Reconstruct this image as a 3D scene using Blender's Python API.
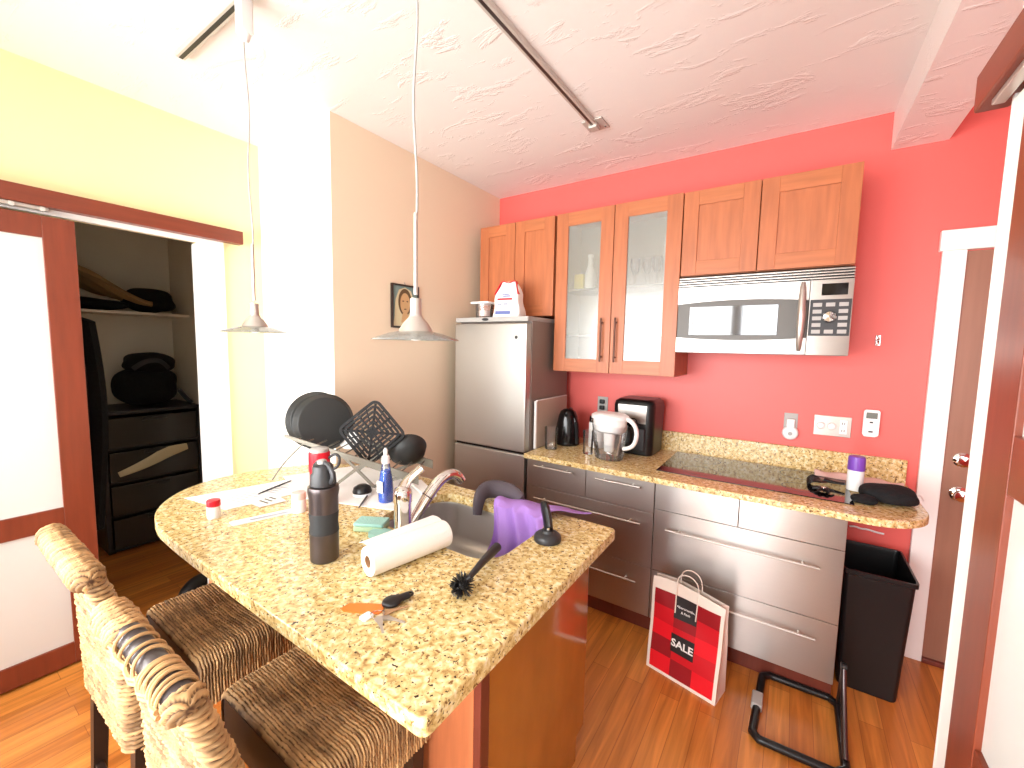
import bpy, bmesh, math, random
import numpy as np
from mathutils import Vector, Matrix
random.seed(7)
for o in list(bpy.data.objects): bpy.data.objects.remove(o)
SC = bpy.context.scene
C = SC.collection
PI = math.pi

# ------------------------------------------------------------------ camera
cam = bpy.data.cameras.new('camera'); camo = bpy.data.objects.new('camera', cam); C.objects.link(camo)
RT = Vector((0.82886494, 0.5591282, 0.01893561)); UP = Vector((-0.06580075, 0.06382088, 0.99578972)); FW = RT.cross(UP) * -1
m3 = Matrix((RT, UP, -FW)).transposed()
camo.matrix_world = Matrix.Translation((0, 0, 1.587)) @ m3.to_4x4()
cam.sensor_width = 36; cam.lens = 419.08 / 1024 * 36; cam.clip_start = 0.02
SC.camera = camo

# ------------------------------------------------------------------ world, daylight, exposure
SC.view_settings.view_transform = 'Standard'
SC.view_settings.look = 'None'
SC.view_settings.gamma = 1
SC.view_settings.use_curve_mapping = False
SC.view_settings.exposure = 1.22
W = bpy.data.worlds.new('daylight'); SC.world = W; W.use_nodes = True
bg = W.node_tree.nodes['Background']; bg.inputs[0].default_value = (0.85, 0.92, 1, 1); bg.inputs[1].default_value = 1.5

def area(name, loc, direction, sx, sy, power, col=(1, 1, 1)):
    l = bpy.data.lights.new(name, 'AREA'); l.shape = 'RECTANGLE'; l.size = sx; l.size_y = sy; l.energy = power; l.color = col
    o = bpy.data.objects.new(name, l); C.objects.link(o); o.location = loc
    o.rotation_euler = Vector(direction).to_track_quat('-Z', 'Y').to_euler()
    return o
# daylight entering through the two windows of the wall behind the camera and the one in the left wall
area('daylight_rear_window', (-1.70, -1.36, 1.45), (0.05, 1, 0.0), 1.95, 1.75, 75, (1, 0.985, 0.96))
area('daylight_glass_door', (-0.34, -1.36, 1.2), (0.0, 1, 0.0), 0.62, 2.2, 26, (0.96, 0.985, 1.0))
area('daylight_left_window', (-3.02, -0.82, 1.35), (1, 0.1, 0.05), 0.5, 1.5, 52, (1, 0.985, 0.96))
area('hall_fill_light', (1.05, 0.30, 1.5), (0, 1, 0), 0.9, 1.3, 10, (1, 0.97, 0.93))  # added fill to brighten the hall and front door; no window there

# ------------------------------------------------------------------ materials
def s2l(c):
    return tuple(((v / 255) / 12.92 if v / 255 <= 0.04045 else ((v / 255 + 0.055) / 1.055) ** 2.4) for v in c)
def mat(name, rgb, rough=0.5, metal=0.0, var=0.0, vscale=8, stretch=None, bump=0.0, bscale=60, spec=None, trans=0.0, ior=1.45, aniso=0.0, coat=0.0, alpha=1.0):
    m = bpy.data.materials.new(name); m.use_nodes = True
    nt = m.node_tree; p = nt.nodes['Principled BSDF']
    c = s2l(rgb)
    p.inputs['Base Color'].default_value = (*c, 1); p.inputs['Roughness'].default_value = rough; p.inputs['Metallic'].default_value = metal
    p.inputs['IOR'].default_value = ior
    if spec is not None: p.inputs['Specular IOR Level'].default_value = spec
    if trans: p.inputs['Transmission Weight'].default_value = trans
    if aniso:
        p.inputs['Anisotropic'].default_value = aniso; p.inputs['Anisotropic Rotation'].default_value = 0.25
        tg = nt.nodes.new('ShaderNodeTangent'); tg.direction_type = 'RADIAL'; tg.axis = 'Z'; nt.links.new(tg.outputs[0], p.inputs['Tangent'])
    if coat: p.inputs['Coat Weight'].default_value = coat; p.inputs['Coat Roughness'].default_value = 0.08
    if alpha < 1: p.inputs['Alpha'].default_value = alpha
    tc = nt.nodes.new('ShaderNodeTexCoord')
    if var or bump:
        mp = nt.nodes.new('ShaderNodeMapping'); nt.links.new(tc.outputs['Object'], mp.inputs[0])
        if stretch: mp.inputs['Scale'].default_value = stretch
    if var:
        n = nt.nodes.new('ShaderNodeTexNoise'); n.inputs['Scale'].default_value = vscale; n.inputs['Detail'].default_value = 5
        nt.links.new(mp.outputs[0], n.inputs[0])
        r = nt.nodes.new('ShaderNodeValToRGB')
        r.color_ramp.elements[0].position = 0.3; r.color_ramp.elements[1].position = 0.7
        r.color_ramp.elements[0].color = (*[max(0, x * (1 - var)) for x in c], 1)
        r.color_ramp.elements[1].color = (*[min(1, x * (1 + var)) for x in c], 1)
        nt.links.new(n.outputs[0], r.inputs[0]); nt.links.new(r.outputs[0], p.inputs['Base Color'])
    if bump:
        n2 = nt.nodes.new('ShaderNodeTexNoise'); n2.inputs['Scale'].default_value = bscale; n2.inputs['Detail'].default_value = 4
        nt.links.new(mp.outputs[0], n2.inputs[0])
        b = nt.nodes.new('ShaderNodeBump'); b.inputs['Strength'].default_value = bump; b.inputs['Distance'].default_value = 0.01
        nt.links.new(n2.outputs[0], b.inputs['Height']); nt.links.new(b.outputs[0], p.inputs['Normal'])
    return m
def thin_glass(name, tint=(0.93, 0.97, 0.95), gloss=0.10, milk=0.0, milkcol=(0.9, 0.9, 0.87), rough=0.03):
    m = bpy.data.materials.new(name); m.use_nodes = True; nt = m.node_tree
    nt.nodes.remove(nt.nodes['Principled BSDF']); out = nt.nodes['Material Output']
    t = nt.nodes.new('ShaderNodeBsdfTransparent'); t.inputs[0].default_value = (*tint, 1)
    d = nt.nodes.new('ShaderNodeBsdfDiffuse'); d.inputs[0].default_value = (*milkcol, 1)
    g = nt.nodes.new('ShaderNodeBsdfGlossy'); g.inputs['Roughness'].default_value = rough
    f = nt.nodes.new('ShaderNodeFresnel'); f.inputs[0].default_value = 1.5
    ma = nt.nodes.new('ShaderNodeMath'); ma.operation = 'MULTIPLY_ADD'; ma.inputs[1].default_value = 0.9; ma.inputs[2].default_value = gloss - 0.04
    mc = nt.nodes.new('ShaderNodeMath'); mc.operation = 'MAXIMUM'; mc.inputs[1].default_value = 0.0
    nt.links.new(f.outputs[0], ma.inputs[0]); nt.links.new(ma.outputs[0], mc.inputs[0])
    m1 = nt.nodes.new('ShaderNodeMixShader'); m1.inputs[0].default_value = milk
    nt.links.new(t.outputs[0], m1.inputs[1]); nt.links.new(d.outputs[0], m1.inputs[2])
    m2 = nt.nodes.new('ShaderNodeMixShader'); nt.links.new(mc.outputs[0], m2.inputs[0])
    nt.links.new(m1.outputs[0], m2.inputs[1]); nt.links.new(g.outputs[0], m2.inputs[2]); nt.links.new(m2.outputs[0], out.inputs[0])
    return m
def granite(name):
    m = bpy.data.materials.new(name); m.use_nodes = True; nt = m.node_tree; p = nt.nodes['Principled BSDF']
    p.inputs['Roughness'].default_value = 0.22
    tc = nt.nodes.new('ShaderNodeTexCoord')
    def noise(scale, detail=3, dist=0.0):
        n = nt.nodes.new('ShaderNodeTexNoise'); n.inputs['Scale'].default_value = scale; n.inputs['Detail'].default_value = detail; n.inputs['Distortion'].default_value = dist
        nt.links.new(tc.outputs['Object'], n.inputs[0]); return n
    def ramp(src, stops):
        r = nt.nodes.new('ShaderNodeValToRGB'); e = r.color_ramp.elements
        while len(e) < len(stops): e.new(0.5)
        for i, (pos, col) in enumerate(stops): e[i].position = pos; e[i].color = (*col, 1)
        nt.links.new(src, r.inputs[0]); return r
    def mix(fac, a, b):
        x = nt.nodes.new('ShaderNodeMix'); x.data_type = 'RGBA'
        nt.links.new(fac, x.inputs[0]); nt.links.new(a, x.inputs[6]); nt.links.new(b, x.inputs[7]); return x.outputs[2]
    base = ramp(noise(60, 4, 0.5).outputs[0], [(0.30, s2l((166, 130, 78))), (0.42, s2l((206, 176, 112))), (0.54, s2l((226, 204, 146))), (0.68, s2l((240, 228, 190)))])
    brown = ramp(noise(86, 3, 0.6).outputs[0], [(0.0, (1, 1, 1)), (0.34, (1, 1, 1)), (0.40, (0, 0, 0)), (1.0, (0, 0, 0))])
    v = nt.nodes.new('ShaderNodeTexNoise'); v.inputs['Scale'].default_value = 100; v.inputs['Detail'].default_value = 2
    mp = nt.nodes.new('ShaderNodeMapping'); mp.inputs['Location'].default_value = (3.1, 7.7, 1.3)
    nt.links.new(tc.outputs['Object'], mp.inputs[0]); nt.links.new(mp.outputs[0], v.inputs[0])
    dark = ramp(v.outputs[0], [(0.0, (1, 1, 1)), (0.315, (1, 1, 1)), (0.345, (0, 0, 0)), (1, (0, 0, 0))])
    cb = nt.nodes.new('ShaderNodeRGB'); cb.outputs[0].default_value = (*s2l((126, 92, 52)), 1)
    cd = nt.nodes.new('ShaderNodeRGB'); cd.outputs[0].default_value = (*s2l((58, 42, 28)), 1)
    c1 = mix(brown.outputs[0], base.outputs[0], cb.outputs[0]); c2 = mix(dark.outputs[0], c1, cd.outputs[0])
    nt.links.new(c2, p.inputs['Base Color'])
    return m
def plank_floor(name):
    m = bpy.data.materials.new(name); m.use_nodes = True; nt = m.node_tree; p = nt.nodes['Principled BSDF']
    p.inputs['Roughness'].default_value = 0.28
    tc = nt.nodes.new('ShaderNodeTexCoord')
    mp = nt.nodes.new('ShaderNodeMapping'); mp.inputs['Rotation'].default_value = (0, 0, PI / 2)
    nt.links.new(tc.outputs['Object'], mp.inputs[0])
    b = nt.nodes.new('ShaderNodeTexBrick'); b.inputs['Scale'].default_value = 1; b.inputs['Brick Width'].default_value = 0.95; b.inputs['Row Height'].default_value = 0.083
    b.inputs['Mortar Size'].default_value = 0.0012; b.offset = 0.37; b.inputs['Bias'].default_value = 0
    b.inputs['Color1'].default_value = (*s2l((222, 148, 70)), 1); b.inputs['Color2'].default_value = (*s2l((200, 122, 52)), 1); b.inputs['Mortar'].default_value = (*s2l((168, 98, 42)), 1)
    nt.links.new(mp.outputs[0], b.inputs[0])
    mp2 = nt.nodes.new('ShaderNodeMapping'); mp2.inputs['Scale'].default_value = (14, 0.9, 1); nt.links.new(tc.outputs['Object'], mp2.inputs[0])
    n = nt.nodes.new('ShaderNodeTexNoise'); n.inputs['Scale'].default_value = 2.2; n.inputs['Detail'].default_value = 6; n.inputs['Distortion'].default_value = 0.7
    nt.links.new(mp2.outputs[0], n.inputs[0])
    r = nt.nodes.new('ShaderNodeValToRGB'); r.color_ramp.elements[0].position = 0.3; r.color_ramp.elements[1].position = 0.72
    r.color_ramp.elements[0].color = (0.62, 0.56, 0.5, 1); r.color_ramp.elements[1].color = (1.12, 1.1, 1.08, 1)
    nt.links.new(n.outputs[0], r.inputs[0])
    x = nt.nodes.new('ShaderNodeMix'); x.data_type = 'RGBA'; x.blend_type = 'MULTIPLY'; x.inputs[0].default_value = 1
    nt.links.new(b.outputs[0], x.inputs[6]); nt.links.new(r.outputs[0], x.inputs[7]); nt.links.new(x.outputs[2], p.inputs['Base Color'])
    return m
def plaster_ceiling(name):
    m = bpy.data.materials.new(name); m.use_nodes = True; nt = m.node_tree; p = nt.nodes['Principled BSDF']
    p.inputs['Base Color'].default_value = (*s2l((236, 230, 226)), 1); p.inputs['Roughness'].default_value = 0.45
    tc = nt.nodes.new('ShaderNodeTexCoord')
    n = nt.nodes.new('ShaderNodeTexNoise'); n.inputs['Scale'].default_value = 4.2; n.inputs['Detail'].default_value = 6; n.inputs['Roughness'].default_value = 0.66; n.inputs['Distortion'].default_value = 0.5
    mp = nt.nodes.new('ShaderNodeMapping'); mp.inputs['Rotation'].default_value = (0, 0, .5); mp.inputs['Scale'].default_value = (.8, 2.2, 1); nt.links.new(tc.outputs['Object'], mp.inputs[0]); nt.links.new(mp.outputs[0], n.inputs[0])
    r = nt.nodes.new('ShaderNodeValToRGB'); r.color_ramp.elements[0].position = 0.56; r.color_ramp.elements[1].position = 0.64
    nt.links.new(n.outputs[0], r.inputs[0])
    b = nt.nodes.new('ShaderNodeBump'); b.inputs['Strength'].default_value = 0.30; b.inputs['Distance'].default_value = 0.012
    nt.links.new(r.outputs[0], b.inputs['Height']); nt.links.new(b.outputs[0], p.inputs['Normal'])
    return m

M = {}
M['floor'] = plank_floor('oak strip floor')
M['ceiling'] = plaster_ceiling('swirled plaster')
M['white'] = mat('white paint', (245, 244, 240), 0.45)
M['yellow'] = mat('pale yellow paint', (248, 234, 178), 0.6, bump=0.05, bscale=180)
M['beige'] = mat('tan paint', (236, 219, 192), 0.55, bump=0.05, bscale=180)
M['red'] = mat('coral red paint', (228, 104, 97), 0.42, bump=0.05, bscale=180)
M['closet'] = mat('closet grey paint', (232, 224, 206), 0.7)
M['cherry'] = mat('cabinet wood', (176, 104, 66), 0.38, var=0.13, vscale=3, stretch=(14, 14, 1.2))
M['cherry_h'] = mat('cabinet wood across', (180, 108, 68), 0.38, var=0.13, vscale=3, stretch=(1.2, 14, 14))
M['cherry_y'] = mat('red stained wood along', (122, 56, 35), 0.35, var=0.12, vscale=3, stretch=(14, 1.2, 14))
M['redwood'] = mat('red stained wood', (122, 56, 35), 0.35, var=0.12, vscale=3, stretch=(14, 14, 1.2))
M['darkred'] = mat('dark mahogany', (108, 50, 38), 0.3, var=0.12, vscale=3, stretch=(14, 14, 1.2))
M['gloss_wood'] = mat('lacquered end panel', (160, 100, 42), 0.12, var=0.12, vscale=3, stretch=(3, 3, 1.2), coat=0.6)
M['brown_door'] = mat('brown door paint', (150, 108, 88), 0.4, var=0.06, vscale=3, stretch=(14, 14, 1.2))
M['steel'] = mat('brushed steel', (178, 172, 166), 0.26, 1.0, bump=0.02, bscale=12, stretch=(1, 1, 60))
M['steel_h'] = mat('brushed steel front', (182, 177, 172), 0.30, 0.94, var=0.03, vscale=20, stretch=(1, 1, 60), aniso=0.75)
M['steel_dark'] = mat('grey enamelled steel', (132, 120, 112), 0.4, 0.1)
M['fridge_door'] = mat('stainless fridge skin', (194, 194, 190), 0.34, 0.9)
M['chrome'] = mat('chrome', (220, 218, 216), 0.07, 1.0)
M['track'] = mat('track metal', (196, 190, 182), 0.35, 0.25)
M['nickel'] = mat('satin nickel', (196, 190, 182), 0.28, 0.7)
M['bronze'] = mat('bronze handle', (96, 66, 54), 0.35, 0.7)
M['sinksteel'] = mat('sink steel', (190, 186, 180), 0.32, 0.7)
M['black'] = mat('black plastic', (22, 22, 23), 0.32)
M['blackgloss'] = mat('black gloss plastic', (14, 14, 15), 0.08)
M['blackmatte'] = mat('black matte', (20, 20, 21), 0.75)
M['blackfabric'] = mat('black fabric', (19, 20, 22), 0.95, var=0.3, vscale=60, bump=0.4, bscale=70)
M['charcoal'] = mat('charcoal plastic', (46, 46, 48), 0.4)
M['pan'] = mat('nonstick coating', (42, 43, 42), 0.5)
M['gunmetal'] = mat('gunmetal steel', (92, 84, 84), 0.3, 0.85)
M['grip'] = mat('rubber grip', (40, 42, 44), 0.6)
M['cooktop'] = mat('ceramic glass', (16, 12, 13), 0.05, coat=0.5)
M['whiteplastic'] = mat('white plastic', (240, 240, 238), 0.3)
M['greyplastic'] = mat('grey plastic', (170, 168, 164), 0.35)
M['paper'] = mat('white paper', (244, 242, 238), 0.8)
M['papertowel'] = mat('paper towel', (242, 236, 228), 0.9, bump=0.25, bscale=150)
M['kraft'] = mat('cardboard core', (176, 136, 98), 0.85)
M['redcap'] = mat('red plastic', (212, 26, 44), 0.3)
M['blueliquid'] = mat('blue dish soap', (14, 92, 214), 0.12)
M['clearplastic'] = thin_glass('clear plastic', (0.985, 0.99, 0.99), 0.06, 0.05, (.9, .92, .92))
M['glass'] = thin_glass('clear glass', (1, 1, 1), 0.06, 0.02, (.9, .92, .9))
M['lampglass'] = thin_glass('pendant glass', (0.86, 0.92, 0.88), 0.12, 0.25, (0.85, 0.92, 0.88), 0.1)
M['cabglass'] = thin_glass('seeded cabinet glass', (0.95, 0.96, 0.94), 0.10, 0.22, (0.5, 0.5, 0.46), 0.22)
M['frost'] = mat('frosted door glass', (214, 216, 212), 0.16)
M['smoke'] = mat('smoked drawer plastic', (58, 56, 54), 0.2, coat=0.3)
M['teal'] = mat('teal sponge', (158, 204, 194), 0.9, bump=0.5, bscale=200)
M['spongeyellow'] = mat('yellow sponge', (170, 196, 160), 0.95, bump=0.5, bscale=200)
M['purple'] = mat('purple cloth', (168, 128, 204), 0.9, bump=0.3, bscale=260)
M['purplecap'] = mat('purple plastic', (120, 72, 178), 0.35)
M['greycloth'] = mat('dark grey cloth', (84, 76, 82), 0.95, bump=0.3, bscale=260)
M['pinkcloth'] = mat('pale pink cloth', (226, 196, 186), 0.9, bump=0.2, bscale=200)
M['tan'] = mat('tan garment', (150, 120, 78), 0.9, bump=0.2, bscale=60)
M['orange'] = mat('orange tag', (236, 124, 44), 0.45)
M['granite'] = granite('gold granite')
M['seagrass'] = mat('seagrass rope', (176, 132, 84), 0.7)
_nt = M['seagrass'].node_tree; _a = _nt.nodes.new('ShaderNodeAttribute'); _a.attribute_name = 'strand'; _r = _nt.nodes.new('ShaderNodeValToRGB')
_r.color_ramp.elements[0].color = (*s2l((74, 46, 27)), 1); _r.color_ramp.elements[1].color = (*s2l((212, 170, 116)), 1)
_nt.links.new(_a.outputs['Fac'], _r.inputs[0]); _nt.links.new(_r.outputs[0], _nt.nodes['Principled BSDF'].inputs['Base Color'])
M['rope'] = mat('loose rope', (188, 148, 100), 0.7, var=.2, vscale=60)
M['darkwood'] = mat('dark stained wood', (44, 30, 24), 0.4)
M['frame_tube'] = mat('bare stool rail', (62, 54, 54), 0.45)
M['slat'] = mat('grey steel slat', (128, 124, 112), 0.5, 0.2)
M['bagpaper'] = mat('white bag paper', (240, 228, 216), 0.65)
M['bagred'] = mat('red print', (204, 22, 36), 0.45)
M['bagred2'] = mat('deep red print', (150, 20, 30), 0.45)
M['bagred3'] = mat('bright red print', (230, 24, 40), 0.4)
M['baglabel'] = mat('charcoal print', (42, 38, 40), 0.5)
M['blueprint'] = mat('blue print', (92, 104, 160), 0.5)
M['greyprint'] = mat('grey print', (160, 166, 178), 0.5)
M['flour'] = mat('flour bag paper', (244, 242, 238), 0.6)
M['yellowbox'] = mat('yellow box', (236, 214, 84), 0.5)
M['lining'] = mat('pale cabinet lining', (176, 170, 152), 0.5)
M['lcd'] = mat('lcd grey', (110, 116, 108), 0.25)
M['darkglass'] = mat('dark oven glass', (104, 102, 98), 0.35, 0.0, spec=.3)
M['mwindow'] = mat('oven window glass', (40, 40, 40), 0.05, 0.0, ior=1.75, coat=.6)
M['picbg'] = mat('print blue green', (126, 150, 146), 0.4)
M['piccream'] = mat('print cream', (214, 204, 164), 0.4)
M['picskin'] = mat('print face', (206, 170, 122), 0.4)
M['picbrown'] = mat('print brown', (100, 78, 50), 0.4)
M['wood_light'] = mat('pale chopping board', (186, 168, 152), 0.5)

# ------------------------------------------------------------------ mesh helpers
def box(bm, x0, x1, y0, y1, z0, z1, b=0.0, seg=2):
    r = bmesh.ops.create_cube(bm, size=1)
    vs = r['verts']
    for v in vs:
        v.co = Vector((x0 + (v.co.x + .5) * (x1 - x0), y0 + (v.co.y + .5) * (y1 - y0), z0 + (v.co.z + .5) * (z1 - z0)))
    if b > 0:
        es = list({e for v in vs for e in v.link_edges})
        bmesh.ops.bevel(bm, geom=es, offset=b, segments=seg, affect='EDGES', profile=0.5, clamp_overlap=True)
def tube(bm, pts, r, seg=10, closed=False, caps=True, flat=None):
    pts = [Vector(p) for p in pts]; n = len(pts); rings = []; prev = None
    rr = list(r) if isinstance(r, (list, tuple)) else [r] * n
    if 3 <= n <= 12 and not closed:
        for _ in range(2):   # round the bends
            q, w = [pts[0]], [rr[0]]
            for i in range(len(pts) - 1):
                a, b_, ra, rb = pts[i], pts[i + 1], rr[i], rr[i + 1]
                if i > 0: q.append(a * .75 + b_ * .25); w.append(ra * .75 + rb * .25)
                if i < len(pts) - 2: q.append(a * .25 + b_ * .75); w.append(ra * .25 + rb * .75)
            pts, rr = q + [pts[-1]], w + [rr[-1]]
        n = len(pts)
    for i, p in enumerate(pts):
        if closed: t = pts[(i + 1) % n] - pts[i - 1]
        else: t = (pts[min(i + 1, n - 1)] - pts[max(i - 1, 0)])
        t.normalize()
        if prev is None:
            a = Vector((0, 0, 1)) if abs(t.z) < 0.9 else Vector((1, 0, 0))
            nrm = (a - t * a.dot(t)).normalized()
        else:
            nrm = prev - t * prev.dot(t)
            nrm = nrm.normalized() if nrm.length > 1e-6 else t.orthogonal().normalized()
        prev = nrm; bn = t.cross(nrm)
        f = flat or (1, 1)
        rings.append([bm.verts.new(p + (nrm * math.cos(2 * PI * k / seg) * f[0] + bn * math.sin(2 * PI * k / seg) * f[1]) * rr[i]) for k in range(seg)])
    m = n if closed else n - 1
    for i in range(m):
        A, B = rings[i], rings[(i + 1) % n]
        for k in range(seg): bm.faces.new((A[k], A[(k + 1) % seg], B[(k + 1) % seg], B[k]))
    if caps and not closed:
        bm.faces.new(rings[0][::-1]); bm.faces.new(rings[-1])
def lathe(bm, prof, c=(0, 0, 0), seg=32, axis=None, cap=True):
    """prof: (radius, height) list; axis: a direction for the height"""
    c = Vector(c); q = Vector(axis).normalized().to_track_quat('Z', 'Y') if axis is not None else None
    rings = []
    for r, z in prof:
        ring = []
        for k in range(seg):
            v = Vector((max(r, 1e-5) * math.cos(2 * PI * k / seg), max(r, 1e-5) * math.sin(2 * PI * k / seg), z))
            if q: v = q @ v
            ring.append(bm.verts.new(c + v))
        rings.append(ring)
    for A, B in zip(rings, rings[1:]):
        for k in range(seg): bm.faces.new((A[k], A[(k + 1) % seg], B[(k + 1) % seg], B[k]))
    if cap:
        bm.faces.new(rings[0][::-1]); bm.faces.new(rings[-1])
def prism(bm, poly, d, o=(0, 0, 0), u=(1, 0, 0), v=(0, 1, 0)):
    """polygon (a,b) in plane o+a*u+b*v, extruded by vector d"""
    o, u, v, d = Vector(o), Vector(u), Vector(v), Vector(d)
    A = [bm.verts.new(o + u * a + v * b) for a, b in poly]; B = [bm.verts.new(x.co + d) for x in A]
    n = len(A)
    bm.faces.new(A[::-1]); bm.faces.new(B)
    for i in range(n): bm.faces.new((A[i], A[(i + 1) % n], B[(i + 1) % n], B[i]))
def rrect(x0, x1, y0, y1, r, n=6):
    out = []
    for cx, cy, a0 in ((x1 - r, y1 - r, 0), (x0 + r, y1 - r, PI / 2), (x0 + r, y0 + r, PI), (x1 - r, y0 + r, 1.5 * PI)):
        for i in range(n + 1):
            a = a0 + PI / 2 * i / n; out.append((cx + r * math.cos(a), cy + r * math.sin(a)))
    return out
def sheet(bm, nu, nv, f, thick=0.004):
    """cloth-like sheet f(u,v)->xyz with thickness"""
    A = [[Vector(f(i / nu, j / nv)) for j in range(nv + 1)] for i in range(nu + 1)]
    top = [[bm.verts.new(p) for p in row] for row in A]; bot = []
    for i in range(nu + 1):
        r = []
        for j in range(nv + 1):
            du = A[min(i + 1, nu)][j] - A[max(i - 1, 0)][j]; dv = A[i][min(j + 1, nv)] - A[i][max(j - 1, 0)]
            nn = du.cross(dv); nn = nn.normalized() if nn.length > 1e-9 else Vector((0, 0, 1))
            r.append(bm.verts.new(A[i][j] - nn * thick))
        bot.append(r)
    for i in range(nu):
        for j in range(nv):
            bm.faces.new((top[i][j], top[i + 1][j], top[i + 1][j + 1], top[i][j + 1]))
            bm.faces.new((bot[i][j], bot[i][j + 1], bot[i + 1][j + 1], bot[i + 1][j]))
    for i in range(nu):
        bm.faces.new((top[i][0], bot[i][0], bot[i + 1][0], top[i + 1][0])); bm.faces.new((top[i][nv], top[i + 1][nv], bot[i + 1][nv], bot[i][nv]))
    for j in range(nv):
        bm.faces.new((top[0][j], top[0][j + 1], bot[0][j + 1], bot[0][j])); bm.faces.new((top[nu][j], bot[nu][j], bot[nu][j + 1], top[nu][j + 1]))
def lump(bm, c, s, seed=0, amp=0.12, sub=4, floor=None):
    """soft irregular heap"""
    r = bmesh.ops.create_icosphere(bm, subdivisions=sub, radius=1)
    rnd = random.Random(seed); ph = [(Vector((rnd.uniform(-1, 1), rnd.uniform(-1, 1), rnd.uniform(-1, 1))) * 5, rnd.uniform(0, 6)) for _ in range(7)]
    for v in r['verts']:
        d = sum(math.sin(k.dot(v.co) + p) for k, p in ph) / 7
        q = v.co * (1 + amp * 2.2 * d)
        v.co = Vector((c[0] + q.x * s[0], c[1] + q.y * s[1], c[2] + q.z * s[2]))
        if floor is not None and v.co.z < floor: v.co.z = floor
NB = bmesh.new
MW = {}
def smooth_by_angle(me, deg=35):
    me.polygons.foreach_set('use_smooth', [True] * len(me.polygons))
    bm = bmesh.new(); bm.from_mesh(me); a = math.radians(deg)
    for e in bm.edges:
        if len(e.link_faces) == 2 and e.calc_face_angle(0) > a: e.smooth = False
    bm.to_mesh(me); bm.free()
def thing(name, label, cat, loc=(0, 0, 0), rz=0.0, group=None):
    o = bpy.data.objects.new(name, None); C.objects.link(o); o.location = loc; o.rotation_euler = (0, 0, rz); o.empty_display_size = 0.05
    o['label'] = label; o['category'] = cat
    if group: o['group'] = group
    MW[o.name] = Matrix.Translation(loc) @ Matrix.Rotation(rz, 4, 'Z')
    return o
def obj(name, bm, m, parent=None, world=False, label=None, mats=None):
    """link a bmesh as one mesh object; world=True: the shape was built in room coordinates"""
    bmesh.ops.recalc_face_normals(bm, faces=bm.faces)
    me = bpy.data.meshes.new(name)
    mw = MW.get(parent.name) if parent else None
    if world and mw is not None: bm.transform(mw.inverted())
    bm.to_mesh(me); bm.free(); smooth_by_angle(me, 50)
    for x in ([m] if mats is None else mats): me.materials.append(M[x] if isinstance(x, str) else x)
    o = bpy.data.objects.new(name, me); C.objects.link(o)
    wn = o.modifiers.new('weighted normals', 'WEIGHTED_NORMAL'); wn.keep_sharp = True
    if parent: o.parent = parent; MW[o.name] = mw
    if label: o['label'] = label
    return o
def tag(o, label, cat, group=None):
    o['label'] = label; o['category'] = cat
    if group: o['group'] = group
    return o
def solo(name, bm, m, label, cat, origin=None, group=None):
    """a thing of one mesh, shape given in room coordinates, origin at its base"""
    if origin is not None: bm.transform(Matrix.Translation([-c for c in origin]))
    o = obj(name, bm, m)
    if origin is not None: o.location = origin
    return tag(o, label, cat, group)
def struct(name, bm, m, parent=None):
    o = obj(name, bm, m, parent, world=True)
    if parent is None: o['kind'] = 'structure'
    return o
def bx(*a, **k):
    bm = NB(); box(bm, *a, **k); return bm
def boxes(*L, b=0.0):
    bm = NB()
    for a in L: box(bm, *a, b=b)
    return bm
def textmesh(bm, s, size, o, u, v, thick=0.0006, bold=0.0, spacing=1.0):
    """flat lettering centred on o, along u with up v"""
    cu = bpy.data.curves.new('lettering', 'FONT'); cu.body = s; cu.size = size; cu.align_x = 'CENTER'; cu.align_y = 'CENTER'; cu.offset = bold; cu.space_character = spacing; cu.resolution_u = 3
    to = bpy.data.objects.new('lettering', cu); C.objects.link(to)
    dg = bpy.context.evaluated_depsgraph_get(); me = bpy.data.meshes.new_from_object(to.evaluated_get(dg))
    bpy.data.objects.remove(to); bpy.data.curves.remove(cu)
    u, v, o = Vector(u).normalized(), Vector(v).normalized(), Vector(o); n = u.cross(v)
    b2 = bmesh.new(); b2.from_mesh(me); bpy.data.meshes.remove(me)
    for q in b2.verts: q.co = o + u * q.co.x + v * q.co.y + n * thick
    tmp = bpy.data.meshes.new('lettering'); b2.to_mesh(tmp); b2.free(); bm.from_mesh(tmp); bpy.data.meshes.remove(tmp)

CEIL = 2.80; D = 2.91
# ------------------------------------------------------------------ the room
struct('floor', bx(-4.8, 1.9, -1.4, 3.1, -0.08, 0.0), 'floor')
struct('ceiling', bx(-3.0, 1.9, -1.4, 3.1, CEIL, CEIL + 0.08), 'ceiling')
struct('wall_back', bx(-2.2, 1.9, D, D + 0.08, 0, CEIL), 'red')
struct('wall_nook', bx(-2.16, -2.11, 1.374, D, 0, CEIL), 'beige')
struct('wall_return', bx(-2.94, -2.1105, 1.373, 1.42, 0, CEIL), 'white')
struct('wall_left', boxes((-2.94, -2.87, -0.54, 0.25, 0, CEIL), (-2.94, -2.87, 1.03, 1.373, 0, CEIL), (-2.94, -2.87, 0.25, 1.03, 2.15, CEIL),
                          (-2.94, -2.87, -1.27, -1.1, 0, CEIL), (-2.94, -2.87, -1.1, -.54, 0, .55), (-2.94, -2.87, -1.1, -.54, 2.15, CEIL)), 'yellow')
struct('wall_rear', boxes((-2.87, -2.72, -1.27, -1.2, 0, CEIL), (-2.72, -.68, -1.27, -1.2, 0, 0.5), (-2.72, -.68, -1.27, -1.2, 2.4, CEIL), (-.68, -.66, -1.27, -1.2, 0, CEIL), (-.66, -.02, -1.27, -1.2, 2.4, CEIL), (-.02, 0.54, -1.27, -1.2, 0, CEIL)), 'beige')
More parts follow.
